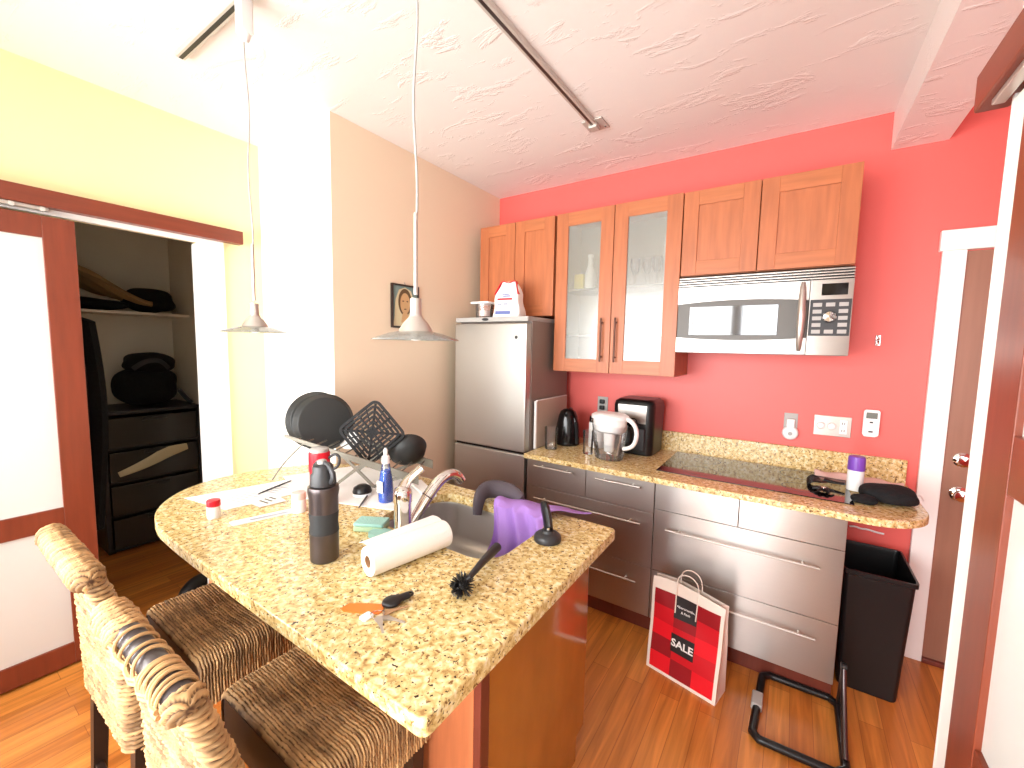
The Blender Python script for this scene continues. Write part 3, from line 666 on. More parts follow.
bm = NB(); loft(bm, [ell(.024, .024, .045, 20), ell(.03, .03, .05, 20), ell(.036, .036, .165, 20)]); obj('filter', bm, 'whiteplastic', t)
bm = NB(); loft(bm, [ell(.114, .09, .245), ell(.118, .094, .25), ell(.116, .092, .268), ell(.095, .074, .28), ell(.05, .04, .284)]); obj('lid', bm, 'whiteplastic', t)
bm = NB(); tube(bm, [(.085, 0, .262), (.13, 0, .255), (.168, 0, .22), (.178, 0, .17), (.165, 0, .115), (.13, 0, .085), (.095, 0, .078)], [.014, .013, .012, .012, .012, .012, .013], 12, flat=(1, 1.2)); obj('handle', bm, 'whiteplastic', t)
t = thing('air_fryer', 'square black air fryer with a steel control band beside the cooktop', 'air fryer', (-.825, 2.735, ZC), -.03)
bm = NB(); rings = []
for w, z in ((.118, 0), (.126, .012), (.132, .2), (.134, .31), (.128, .335), (.105, .352)):
    rings.append([(x, y, z) for x, y in rrect(-w, w, -w, w, w * .36, 6)])
loft(bm, rings); obj('body', bm, 'black', t)
bm = NB(); prism(bm, [(-.088, .205), (.088, .205), (.092, .318), (-.092, .318)], (0, -.012, 0), (0, -.127, 0), (1, 0, 0), (0, 0, 1)); obj('control_band', bm, 'steel_h', t)
bm = NB(); box(bm, -.09, .09, -.150, -.122, .03, .178, b=.014); obj('basket_front', bm, 'charcoal', t)
bm = NB(); box(bm, -.022, .022, -.205, -.142, .150, .182, b=.008); box(bm, -.022, .022, -.208, -.188, .08, .182, b=.008); obj('handle', bm, 'black', t)
bm = NB(); tube(bm, [(-.02, -.150, .21), (.0, -.165, .235), (.03, -.16, .24), (.045, -.155, .21), (.02, -.155, .195), (.035, -.16, .225), (.06, -.15, .19)], .004, 8); obj('power_cord', bm, 'black', t)
# right end of the worktop
t = thing('canister', 'white tub with a purple screw cap at the right end of the worktop', 'canister', (.283, 2.60, .9188))
bm = NB(); lathe(bm, [(.031, 0), (.033, .004), (.033, .095), (.031, .1)], (0, 0, 0), 28); obj('tub', bm, 'whiteplastic', t)
bm = NB(); lathe(bm, [(.033, .1), (.035, .103), (.034, .16), (.03, .168), (0, .169)], (0, 0, 0), 28); obj('cap', bm, 'purplecap', t)
t = thing('serving_fork', 'black plastic pasta fork lying on the cooktop', 'utensil', (.19, 2.58, .919))
bm = NB(); tube(bm, [(.245, 2.585, .945), (.20, 2.60, .94), (.165, 2.61, .945)], [.011, .012, .02], 10, flat=(.6, 1)); obj('neck', bm, 'black', t, True)
bm = NB(); lathe(bm, [(0, 0), (.022, .003), (.03, .009), (.02, .012), (0, .012)], (.152, 2.60, .930), 20, cap=False); obj('bowl', bm, 'black', t, True)
for k in range(5):
    y = 2.53 + k * .03; bm = NB(); tube(bm, [(.145, 2.57 + k * .015, .94), (.118, y, .95), (.100, y + .005, .934), (.094, y + .008, .921)], [.006, .0055, .005, .003], 8); obj('tine', bm, 'black', t, True)
t = thing('hair_brush', 'small black wheel-like gadget with a chrome centre on the cooktop front', 'gadget', (.155, 2.47, .919))
bm = NB()
for k in range(6):
    a = k * PI / 3; tube(bm, [(0, 0, .012), (.03 * math.cos(a), .03 * math.sin(a), .016), (.042 * math.cos(a), .042 * math.sin(a), .006)], [.008, .007, .004], 8)
obj('prong', bm, 'black', t)
bm = NB(); lathe(bm, [(.011, .012), (.01, .022), (0, .024)], (0, 0, 0), 16); obj('hub', bm, 'chrome', t)
t.name = 'prong_gadget'
bm = NB(); lump(bm, (.395, 2.50, .950), (.105, .095, .042), 8, .10, 4, .9155); lump(bm, (.30, 2.41, .932), (.05, .04, .022), 9, .1, 3, .9155)
solo('oven_mitt', bm, 'blackfabric', 'black fabric oven mitt lying at the rounded end of the worktop', 'oven mitt', (.36, 2.5, .916))
bm = NB(); sheet(bm, 24, 8, lambda u, v: (.13 + .36 * u, 2.77 + .075 * v - .03 * u, .9215 + .022 * math.sin(PI * v) + .006 * math.sin(17 * u + 4 * v) * math.sin(PI * v)), .003)
solo('dish_towel', bm, 'pinkcloth', 'pale pink folded towel against the backsplash behind the purple-capped tub', 'towel', (.3, 2.8, .919))
bm = NB(); tube(bm, [(.452, 2.62, .9225), (.47, 2.66, .919), (.475, 2.62, .919), (.49, 2.64, .919), (.505, 2.65, .919), (.53, 2.66, .93), (.545, 2.67, .9)], .0032, 8)
solo('phone_cable', bm, 'whiteplastic', 'thin white cable at the rounded end of the worktop', 'cable', (.49, 2.65, .918))
bm = NB(); tube(bm, [(.31, D - .006, .634), (.335, D - .008, .640), (.36, D - .008, .632), (.385, D - .008, .637), (.42, D - .008, .63), (.455, D - .007, .628)], .0055, 8)
solo('white_cable', bm, 'whiteplastic', 'short white cable on the red wall under the worktop, above the black bin', 'cable', (.38, D, .63))

# ------------------------------------------------------------------ on the red wall
t = thing('wall_outlet', 'outlet with a black plug on the red wall behind the pitcher', 'outlet', (-1.148, D, 1.175))
obj('plate', bx(-1.187, -1.108, D - .007, D, 1.118, 1.232, b=.003), 'greyplastic', t, True)
obj('plug', boxes((-1.165, -1.13, D - .03, D - .007, 1.182, 1.212), (-1.165, -1.13, D - .03, D - .007, 1.138, 1.168), b=.005), 'black', t, True)
t = thing('night_light', 'plug-in device with a round white bottom on the red wall, left of the switches', 'plug-in device', (.005, D, 1.09))
obj('plate', bx(-.03, .038, D - .006, D, 1.13, 1.232, b=.003), 'greyplastic', t, True)
obj('plug_body', bx(-.015, .024, D - .03, D - .006, 1.15, 1.20, b=.006), 'whiteplastic', t, True)
bm = NB(); lathe(bm, [(.04, 0), (.04, .022), (.032, .03), (0, .031)], (.005, D - .001, 1.118), 28, (0, -1, 0)); obj('round_face', bm, 'whiteplastic', t, True)
bm = NB(); lathe(bm, [(.011, 0), (.01, .003), (0, .0032)], (.005, D - .032, 1.115), 16, (0, -1, 0)); obj('sensor', bm, 'greyplastic', t, True)
t = thing('switch_plate', 'wide metal plate with two round dimmers and an outlet on the red wall', 'switch plate', (.195, D, 1.178))
obj('plate', bx(.113, .280, D - .007, D, 1.122, 1.236, b=.003), 'nickel', t, True)
for x in (.145, .193):
    bm = NB(); lathe(bm, [(.02, 0), (.019, .012), (.015, .016), (0, .017)], (x, D - .007, 1.178), 24, (0, -1, 0)); obj('dimmer_knob', bm, 'whiteplastic', t, True)
o_ = obj('socket', bx(.228, .262, D - .010, D - .006, 1.14, 1.218, b=.004), 'whiteplastic', t, True)
obj('slot', boxes((.238, .241, D - .0108, D - .0098, 1.192, 1.204), (.248, .251, D - .0108, D - .0098, 1.192, 1.204), (.238, .241, D - .0108, D - .0098, 1.152, 1.164), (.248, .251, D - .0108, D - .0098, 1.152, 1.164)), 'black', o_, True)
t = thing('remote_control', 'white remote control in a wall cradle near the front door trim', 'remote control', (.357, D, 1.15))
bm = NB(); prism(bm, rrect(.324, .390, 1.148, 1.288, .012), (0, -.02, 0), (0, D - .012, 0), (1, 0, 0), (0, 0, 1)); obj('body', bm, 'whiteplastic', t, True)
bm = NB(); prism(bm, rrect(.33, .384, 1.142, 1.21, .008), (0, -.012, 0), (0, D, 0), (1, 0, 0), (0, 0, 1)); obj('cradle', bm, 'whiteplastic', t, True)
obj('screen', bx(.334, .380, D - .0335, D - .031, 1.242, 1.274, b=.001), 'lcd', t, True)
obj('buttons', boxes((.350, .364, D - .0335, D - .031, 1.218, 1.226), (.348, .366, D - .0335, D - .031, 1.168, 1.176), b=.001), 'charcoal', t, True)
t = thing('wall_hook', 'small chrome hook on the bare red wall right of the microwave', 'hook', (.356, D, 1.63))
obj('plate', bx(.345, .367, D - .006, D, 1.625, 1.682, b=.004), 'chrome', t, True)
bm = NB(); tube(bm, [(.356, D - .006, 1.672), (.356, D - .028, 1.664), (.356, D - .03, 1.645), (.356, D - .016, 1.637)], .004, 8); obj('hook', bm, 'chrome', t, True)
# framed print on the tan wall
t = thing('framed_print', 'small dark-framed portrait print on the tan wall behind the pendant lamp', 'picture', (-2.11, 1.88, 1.68), 0)
X = -2.109; y0, y1, z0, z1 = 1.765, 1.99, 1.69, 1.965; f = .010
obj('frame', boxes((X, X + .018, y0, y0 + f, z0, z1), (X, X + .018, y1 - f, y1, z0, z1), (X, X + .018, y0 + f, y1 - f, z0, z0 + f), (X, X + .018, y0 + f, y1 - f, z1 - f, z1), b=.001), 'darkwood', t, True)
pr = obj('print', bx(X, X + .006, y0 + f, y1 - f, z0 + f, z1 - f), 'picbg', t, True)
yc, zc = (y0 + y1) / 2, 1.845
def disc(a, b_, cy, cz, lay, cut=None):
    bm = NB(); prism(bm, [(a * math.cos(k * PI / 20), max(b_ * math.sin(k * PI / 20), cut if cut is not None else -9)) for k in range(40)], (.0006, 0, 0), (X + .006 + lay * .0007, cy, cz), (0, 1, 0), (0, 0, 1)); return bm
bm = NB(); prism(bm, [(-.098, -.142), (.098, -.142), (.085, -.08), (.078, .02), (.05, .085), (0, .104), (-.05, .085), (-.078, .02), (-.085, -.08)], (.0006, 0, 0), (X + .0061, yc, zc), (0, 1, 0), (0, 0, 1)); obj('painted_veil', bm, 'piccream', pr, True)
obj('painted_hair', disc(.056, .085, yc, zc + .01, 1), 'picbrown', pr, True)
bm = disc(.04, .066, yc, zc + .002, 2); prism(bm, [(-.02, -.06), (.02, -.06), (.034, -.12), (-.034, -.12)], (.0006, 0, 0), (X + .0075, yc, zc), (0, 1, 0), (0, 0, 1)); obj('painted_face', bm, 'picskin', pr, True)
bm = disc(.008, .004, yc - .017, zc + .016, 3)
for a in ((.008, .004, yc + .017, zc + .016), (.010, .004, yc, zc - .034)):
    b2 = disc(*a, 3); tm = bpy.data.meshes.new('p'); b2.to_mesh(tm); b2.free(); bm.from_mesh(tm); bpy.data.meshes.remove(tm)
obj('painted_features', bm, 'picbrown', pr, True)
bm = NB(); tube(bm, [(X + .01, yc - .0, z1 + .001), (X + .004, yc - .002, z1 + .012), (X + .001, yc, z1 + .014)], .003, 8); obj('hanger', bm, 'nickel', t, True)

# ------------------------------------------------------------------ ceiling tracks and pendants
t = thing('light_track', 'ceiling light track above the island carrying the pendants', 'light track', (-1.2, .77, CEIL))
obj('rail', bx(-2.25, .10, .755, .79, CEIL - .022, CEIL, b=.003), 'track', t, True)
obj('conductor_slot', bx(-2.247, .097, .765, .78, CEIL - .0228, CEIL - .018), 'black', t, True)
t = thing('light_track', 'bare ceiling light track ending in a metal plate in front of the wall cabinets', 'light track', (-.985, 1.2, CEIL))
obj('rail', bx(-1.005, -.965, .2, 2.22, CEIL - .022, CEIL, b=.003), 'track', t, True)
obj('conductor_slot', bx(-.992, -.978, .203, 2.20, CEIL - .0228, CEIL - .018), 'gunmetal', t, True)
obj('end_plate', boxes((-1.04, -.925, 2.17, 2.29, CEIL - .008, CEIL), (-1.008, -.962, 2.19, 2.24, CEIL - .034, CEIL - .008), b=.003), 'track', t, True)
bm = NB()
for x in (-1.025, -.94): lathe(bm, [(.005, 0), (.004, .003), (0, .0035)], (x, 2.265, CEIL - .008), 10, (0, 0, -1))
obj('screw', bm, 'gunmetal', t, True)
def pendant(x, z, label):
    t = thing('pendant_lamp', label, 'pendant lamp', (x + .010, .772, z))
    top = CEIL - .023 - z
    bm = NB(); box(bm, -.022, .022, -.022, .022, top - .115, top, b=.006); lathe(bm, [(.02, top - .115), (.014, top - .135), (.004, top - .14)], (0, 0, 0), 16); obj('adapter', bm, 'whiteplastic', t)
    bm = NB(); n = 24; tube(bm, [(.004 * math.sin(i * .5), .003 * math.cos(i * .4), .30 + (top - .42) * i / n) for i in range(n + 1)], .003, 8); obj('cord', bm, 'greyplastic', t)
    bm = NB(); tube(bm, [(0, 0, .115), (0, 0, .32)], .0055, 10); obj('stem', bm, 'nickel', t)
    bm = NB(); lathe(bm, [(.005, .106), (.0145, .105), (.015, .064), (.019, .056), (.032, .042), (.042, .026), (.045, .016), (.042, .016), (.03, .03), (0, .04)], (0, 0, 0), 32, cap=False); obj('socket_cup', bm, 'nickel', t)
    bm = NB(); lathe(bm, [(.038, .022), (.07, .015), (.108, .002), (.113, -.002), (.108, -.001), (.07, .010), (.038, .017)], (0, 0, 0), 48, cap=False); obj('glass_shade', bm, 'lampglass', t)
    bm = NB(); lathe(bm, [(.0, -.004), (.012, -.002), (.016, .008), (.014, .03)], (0, 0, 0), 20, cap=False); obj('bulb', bm, 'whiteplastic', t)
    return t
pendant(-1.69, 1.622, 'left glass-disc pendant lamp, hanging in front of the white wall')
pendant(-.834, 1.60, 'right glass-disc pendant lamp, hanging in front of the framed print')

# ------------------------------------------------------------------ island
t = thing('island_cabinet', 'wooden island base with a lacquered end panel under the granite', 'island cabinet', (-1.3, 1.08, 0))
obj('carcass', boxes((-2.22, -.62, .775, .80, .0, .8775), (-2.10, -2.07, .80, 1.41, .0, .8775), (-2.07, -.62, 1.41, 1.43, .1, .8775), (-2.07, -.62, .80, 1.41, .1, .12), (-2.07, -.66, 1.33, 1.35, 0, .1)), 'cherry', t, True)
obj('end_panel', boxes((-.62, -.60, .815, 1.445, .10, .8775), (-.62, -.60, .815, 1.38, .0, .10), b=.001), 'gloss_wood', t, True, label='glossy lacquered end panel')
obj('corner_post', bx(-.62, -.597, .775, .812, 0, .8775, b=.002), 'darkred', t, True)
for x0, x1 in ((-2.098, -1.365), (-1.36, -.622)):
    d = obj('door', bx(x0 + .002, x1 - .002, 1.432, 1.449, .112, .87, b=.002), 'cherry', t, True)
    bm = NB(); xh = x1 - .06 if x0 < -1.4 else x0 + .06
    tube(bm, [(xh, 1.475, .6), (xh, 1.475, .8)], .0055, 10)
    for z in (.62, .78): tube(bm, [(xh, 1.475, z), (xh, 1.448, z)], .0045, 8)
    obj('handle', bm, 'nickel', d, True)
t = thing('island_countertop', 'speckled gold granite island top with a rounded far-left end', 'countertop', (-1.3, 1.0, .878))
outer = [(-.506, .492), (-.512, 1.482)] + [(-1.5, 1.49), (-1.8, 1.478), (-1.98, 1.435), (-2.12, 1.35), (-2.225, 1.22), (-2.29, 1.08), (-2.32, .95), (-2.315, .84), (-2.275, .735), (-2.215, .658), (-2.125, .586), (-2.02, .534), (-1.9, .506), (-1.78, .496), (-1.6, .492), (-1.2, .490)]
def smooth_poly(poly, keep, it=2):
    for _ in range(it):
        out = []
        for i in range(len(poly)):
            a, b_ = poly[i], poly[(i + 1) % len(poly)]
            if a in keep and b_ in keep: out += [a]; continue
            if a in keep: out += [a, (.5 * a[0] + .5 * b_[0], .5 * a[1] + .5 * b_[1])]; continue
            out += [(.75 * a[0] + .25 * b_[0], .75 * a[1] + .25 * b_[1]), (.25 * a[0] + .75 * b_[0], .25 * a[1] + .75 * b_[1])]
        poly = out
    return poly
def corner(p, q1, q2, r=.022, n=4):
    p, a, b_ = Vector(p), Vector(q1), Vector(q2); A = p + (a - p).normalized() * r; B = p + (b_ - p).normalized() * r
    return [tuple((A * (1 - s) ** 2 + p * 2 * s * (1 - s) + B * s ** 2)) for s in [i / n for i in range(n + 1)]]
body = smooth_poly(outer[2:], {outer[2], outer[-1]})
poly = corner(outer[0], outer[-1], outer[1]) + corner(outer[1], outer[0], outer[2]) + body
SX0, SX1, SY0, SY1 = -1.31, -.735, .995, 1.395
hole = rrect(SX0, SX1, SY0, SY1, .10, 8)
ar = sum(poly[i - 1][0] * poly[i][1] - poly[i][0] * poly[i - 1][1] for i in range(len(poly)))
if ar < 0: poly = poly[::-1]
bm = NB(); slab(bm, poly, .878, .914, hole); obj('worktop', bm, 'granite', t, True)
t = thing('sink', 'stainless sink bowl set into the island top', 'sink', (-1.02, 1.21, .70))
bm = NB(); R = []
for ins, z in ((-.012, .877), (.004, .877), (.006, .87), (.012, .74), (.03, .715), (.06, .706)):
    R.append([(x, y, z) for x, y in rrect(SX0 + ins, SX1 - ins, SY0 + ins, SY1 - ins, max(.03, .10 - ins), 8)])
for ins, z in ((.056, .700), (.026, .708), (.004, .735), (.001, .865)):
    R.append([(x, y, z) for x, y in rrect(SX0 + ins - .002, SX1 - ins + .002, SY0 + ins - .002, SY1 - ins + .002, max(.03, .10 - ins), 8)])
loft(bm, R[:6], False, True); obj('bowl', bm, 'sinksteel', t, True)
bm = NB(); lathe(bm, [(.045, .7075), (.043, .7095), (.03, .708), (0, .707)], (-1.05, 1.25, 0), 28, cap=False); obj('drain', bm, 'chrome', t, True)
bm = NB(); lathe(bm, [(.0, 0), (.06, .0), (.085, .02), (.088, .045), (.08, .045), (.06, .012), (0, .01)], (-.985, 1.13, .709), 28, cap=False)
solo('black_bowl', bm, 'black', 'black bowl lying in the island sink', 'bowl', (-.985, 1.13, .709))
t = thing('faucet', 'chrome single-lever faucet rising behind the paper towel roll at the sink', 'faucet', (-1.085, .955, .9145))
bm = NB(); lathe(bm, [(.036, 0), (.036, .008), (.03, .014), (.029, .13), (.032, .135), (.032, .165), (.028, .18), (.012, .188), (0, .189)], (0, 0, 0), 32); obj('body', bm, 'chrome', t)
bm = NB(); tube(bm, [(.008, .03, .04), (.016, .07, .095), (.024, .105, .140), (.034, .145, .180), (.046, .185, .196), (.058, .215, .185), (.064, .232, .160)], [.019, .020, .021, .021, .020, .019, .018], 16); obj('spout', bm, 'chrome', t)
bm = NB(); lathe(bm, [(.0225, 0), (.0225, .004)], (.0215, .094, .127), 20, (.2, .75, .85)); obj('spray_collar', bm, 'gunmetal', t)
bm = NB(); tube(bm, [(0, 0, .165), (-.004, .012, .190), (.010, .030, .215), (.036, .055, .246)], [.022, .018, .012, .012], 12, flat=(.7, 1.2)); obj('lever', bm, 'chrome', t)

# ------------------------------------------------------------------ things on the island
ZI = .9145
t = thing('paper_towel_roll', 'white paper towel roll lying on its side before the faucet', 'paper towel', (-.97, .88, ZI))
A, B = Vector((-.985, .735, ZI + .044)), Vector((-.935, 1.005, ZI + .044)); ax = B - A; L = ax.length
bm = NB(); lathe(bm, [(.018, 0), (.042, 0), (.0435, .003), (.0435, L - .003), (.042, L), (.018, L), (.018, 0)], A, 40, ax, cap=False); obj('paper', bm, 'papertowel', t, True)
bm = NB(); lathe(bm, [(.0182, .001), (.0182, L - .001), (.0165, L - .001), (.0165, .001), (.0182, .001)], A, 28, ax, cap=False); obj('core', bm, 'kraft', t, True)
n_ = ax.normalized(); sd = Vector((-n_.y, n_.x, 0))
bm = NB(); sheet(bm, 10, 6, lambda u, v: A + ax * (.02 + .96 * u) + sd * (.010 + .055 * v) + Vector((0, 0, .0435 + .004 * math.sin(PI * v) - .010 * v + .01 * u * v)), .0012); obj('loose_sheet', bm, 'papertowel', t, True)
t = thing('sponge', 'teal scrubbing sponge with a yellow underside, left of the faucet', 'sponge', (-1.24, .945, ZI), .5)
obj('scrub_pad', bx(-.055, .055, -.035, .035, .02, .032, b=.004), 'teal', t); obj('foam', bx(-.055, .055, -.035, .035, 0, .02, b=.005), 'spongeyellow', t)
bm = NB(); prism(bm, rrect(-.04, .045, -.03, .03, .02), (0, 0, .016)); o = obj('sponge', bm, M['teal']); o.location = (-1.165, .925, ZI); o.rotation_euler = (0, 0, .2)
tag(o, 'flat green scouring pad between the sponge and the faucet base', 'scouring pad'); o.name = 'scouring_pad'
t = thing('thermos', 'gunmetal insulated flask with a black grip and lid, standing mid island', 'flask', (-1.178, .722, ZI))
bm = NB(); lathe(bm, [(.038, 0), (.042, .004), (.0425, .09)], (0, 0, 0), 40); obj('lower_shell', bm, 'gunmetal', t)
bm = NB(); lathe(bm, [(.0425, .09), (.0435, .092), (.0405, .12), (.0435, .152), (.0425, .154)], (0, 0, 0), 40); obj('grip_sleeve', bm, 'grip', t)
bm = NB(); lathe(bm, [(.0425, .154), (.0425, .2), (.046, .222), (.044, .235), (.038, .238)], (0, 0, 0), 40); obj('upper_shell', bm, 'gunmetal', t)
bm = NB(); lathe(bm, [(.036, .238), (.038, .24), (.036, .272), (.03, .278), (.03, .296), (.024, .303), (0, .304)], (0, 0, 0), 36); obj('lid', bm, 'charcoal', t)
bm = NB(); tube(bm, [(-.036, 0, .252), (-.05, 0, .262), (-.046, 0, .288), (-.02, 0, .306), (.02, 0, .306), (.046, 0, .288), (.05, 0, .262), (.036, 0, .252)], .007, 10, flat=(1.3, .8)); obj('carry_loop', bm, 'charcoal', t)
bm = NB(); lathe(bm, [(.014, .303), (.014, .312), (.010, .315), (0, .3155)], (-.004, 0, 0), 20); obj('spout_cap', bm, 'greyplastic', t)
t = thing('bottle', 'red bottle with a black carry handle, behind the gunmetal flask', 'bottle', (-1.585, .957, ZI))
bm = NB(); lathe(bm, [(.036, 0), (.038, .005), (.038, .15), (.036, .155)], (0, 0, 0), 32); obj('body', bm, 'redcap', t)
bm = NB(); lathe(bm, [(.040, .15), (.041, .155), (.041, .225), (.038, .23)], (0, 0, 0), 32); obj('screw_cap', bm, 'redcap', t)
bm = NB(); lathe(bm, [(.036, .23), (.036, .242), (.03, .246), (0, .247)], (0, 0, 0), 32); obj('cap_top', bm, 'greyplastic', t)
bm = NB(); tube(bm, [(.034, .018, .205), (.06, .035, .225), (.075, .045, .205), (.068, .04, .17), (.045, .025, .155), (.034, .018, .165)], .0055, 10); obj('handle', bm, 'charcoal', t)
def pillbottle(x, y, label, s=1.0, cap='redcap'):
    t = thing('pill_bottle', label, 'small bottle', (x, y, ZI))
    bm = NB(); lathe(bm, [(.021 * s, 0), (.0225 * s, .003), (.0225 * s, .044 * s), (.017 * s, .05 * s)], (0, 0, 0), 28); obj('tub', bm, 'whiteplastic', t)
    bm = NB(); lathe(bm, [(.0225 * s, .046 * s), (.0232 * s, .048 * s), (.0232 * s, .066 * s), (.021 * s, .069 * s), (0, .07 * s)], (0, 0, 0), 28); obj('cap', bm, cap, t)
pillbottle(-1.80, .655, 'white pill bottle with a red cap near the rounded island end')
pillbottle(-1.60, .875, 'pale small bottle right behind the gunmetal flask', 1.15, 'pinkcloth')
bm = NB(); lathe(bm, [(.026, 0), (.031, .004), (.032, .05), (.028, .1), (.020, .145), (.018, .165), (.013, .175)], (-1.405, 1.145, ZI), 28)
t = thing('soap_bottle', 'clear bottle of blue dish soap left of the faucet', 'soap bottle', (-1.405, 1.145, ZI))
obj('shell', bm, 'clearplastic', t, True)
bm = NB(); lathe(bm, [(.024, .004), (.029, .007), (.030, .05), (.026, .1), (.019, .14), (0, .141)], (0, 0, 0), 28); obj('soap', bm, 'blueliquid', t, label='bright blue soap')
bm = NB(); lathe(bm, [(.016, .17), (.017, .172), (.016, .2), (.008, .205), (.010, .225), (.005, .235), (0, .236)], (0, 0, 0), 20); obj('cap', bm, 'whiteplastic', t)
obj('front_label', bx(-.018, .018, -.0335, -.031, .05, .1, b=.002), 'whiteplastic', t)
# dish brush
t = thing('dish_brush', 'black round-headed dish brush lying with its handle towards the sink', 'dish brush', (-.72, .9, ZI))
bm = NB(); tube(bm, [(-.708, .855, ZI + .03), (-.716, .89, ZI + .032), (-.735, .96, ZI + .03), (-.762, 1.065, ZI + .022)], [.008, .009, .012, .015], 12); obj('handle', bm, 'charcoal', t, True)
hc = Vector((-.702, .822, ZI + .030))
bm = NB(); bmesh.ops.create_uvsphere(bm, u_segments=16, v_segments=10, radius=.015, matrix=Matrix.Translation(hc)); obj('head_core', bm, 'black', t, True)
bm = NB(); rnd = random.Random(3)
for k in range(190):
    z = rnd.uniform(-1, 1); a = rnd.uniform(0, 2 * PI); r = math.sqrt(1 - z * z); d = Vector((r * math.cos(a), r * math.sin(a), z)); e = hc + d * rnd.uniform(.030, .036)
    if e.z < ZI + .001: e.z = ZI + .001
    tube(bm, [hc + d * .012, e], [.0016, .0012], 5)
obj('bristles', bm, 'black', t, True)['kind'] = 'stuff'
# sink stopper leaning at the rim
t = thing('sink_strainer', 'black flask lid with an upright carry loop on the island, beside the purple cloth', 'lid', (-.675, 1.245, ZI))
bm = NB(); lathe(bm, [(.046, 0), (.048, .004), (.047, .018), (.038, .026), (.022, .03), (.02, .038), (0, .04)], (0, 0, 0), 32); obj('disc', bm, 'charcoal', t)
bm = NB(); tube(bm, [(-.002, .01, .035), (-.020, .03, .070), (-.040, .045, .10), (-.045, .047, .115)], [.026, .026, .026, .016], 10, flat=(1.2, .6)); obj('lever', bm, 'black', t)
bm = NB(); lathe(bm, [(.006, .04), (.006, .048), (0, .049)], (.004, -.004, 0), 12); obj('pin', bm, 'chrome', t)
t.name = 'flask_lid'
# cloths over the back rim of the sink
def drape(u, v):
    # hangs into the bowl (v=0) from the back rim and runs out over the worktop (v=1)
    x = -.985 + .24 * u + .012 * math.sin(7 * v)
    f = math.sin(19 * u + 1.5 * v)
    if v < .62:
        k = v / .62; y = 1.346 + .016 * k + (.022 * f + .010 * math.sin(31 * u + 2 * v)) * (1 - .5 * k) - .012; z = .735 + .205 * k; x -= .02 * (1 - k) * (1 - 2 * u)
    else:
        k = (v - .62) / .38; y = 1.362 + .125 * k + .05 * u * k; z = .94 + .016 * math.sin(PI * min(1, k * 1.1)) * (1 - k * .5) - .016 * k + .007 * (1 + math.sin(13 * u + 6 * k)) * (1 - .6 * k); x += .10 * k * u
    return (x, y, z)
bm = NB(); sheet(bm, 56, 36, drape, .004)
solo('purple_cloth', bm, 'purple', 'purple cleaning cloth hanging over the back rim into the island sink', 'cloth', (-.86, 1.38, .75))
bm = NB(); tube(bm, [(-1.068, 1.345, .875), (-1.075, 1.36, .925), (-1.085, 1.395, .955), (-1.075, 1.435, .962), (-1.04, 1.462, .960), (-.99, 1.472, .955), (-.95, 1.47, .948), (-.92, 1.462, .94)], [.020, .026, .030, .034, .036, .034, .028, .018], 16, flat=(.8, 1.15))
solo('grey_cloth', bm, 'greycloth', 'rolled dark grey cloth on the back rim of the sink, left of the purple one', 'cloth', (-1.02, 1.43, .93))
# keys
t = thing('key_fob', 'black rubber key fob on the island near the orange tag', 'key fob', (-.818, .695, ZI), 1.3)
bm = NB(); R = []
for i in range(13):
    k = i / 12; w = .004 + .021 * math.sin(PI * min(1, k * 1.25) ** .8) if k < .72 else .0125 - .002 * (k - .72); R.append((k, max(w, .006)))
for i in range(0): pass
bm = NB(); prof = []
loft(bm, [[(-.036 + .072 * k, w * math.cos(2 * PI * j / 16), .011 + .009 * math.sin(2 * PI * j / 16) * min(1, w / .014)) for j in range(16)] for k, w in R]); obj('case', bm, 'black', t)
bm = NB(); tube(bm, [(.035, .008, .012), (.047, .006, .012), (.047, -.006, .012), (.035, -.008, .012)], .0035, 8); obj('loop', bm, 'black', t)
bm = NB(); prism(bm, [(-.052, -.006), (-.04, -.017), (0, -.02), (.05, -.02), (.055, -.012), (.055, .012), (.05, .018), (0, .018), (-.04, .015)], (0, 0, .003)); o = obj('orange_tag', bm, 'orange'); o.location = (-.872, .632, ZI); o.rotation_euler = (0, 0, .55)
tag(o, 'flat orange plastic tag lying beside the black key fob', 'tag')
t = thing('key_ring', 'small bunch of keys on a ring in front of the orange tag', 'keys', (-.815, .635, ZI))
bm = NB(); tube(bm, [(.016 * math.cos(a * PI / 10), .016 * math.sin(a * PI / 10), .006 + .002 * math.sin(a * PI / 5)) for a in range(20)], .0014, 6, closed=True); obj('ring', bm, 'chrome', t)
def key(a, m, w=.011, L=.055, z=.001):
    bm = NB(); prism(bm, [(w * math.cos(k * PI / 8), w * math.sin(k * PI / 8)) for k in range(2, 15)] + [(L * .55, -.0035), (L, -.0035), (L, .002), (L * .55, .0035)][::-1][::-1], (0, 0, .0022))
    bm.transform(Matrix.Translation((.014 * math.cos(a), .014 * math.sin(a), z)) @ Matrix.Rotation(a, 4, 'Z') @ Matrix.Translation((.008, 0, 0)) @ Matrix.Rotation(PI, 4, 'Z') @ Matrix.Translation((0, 0, 0)) @ Matrix.Rotation(PI, 4, 'Z'))
    obj('key', bm, m, t)
key(.3, 'nickel', z=.001); key(1.1, 'kraft', z=.0035); key(-.5, 'nickel', z=.006)
bm = NB(); prism(bm, rrect(-.03, -.005, -.03, .0, .006), (0, 0, .004), (0, -.004, .001)); obj('plastic_tag', bm, 'whiteplastic', t)
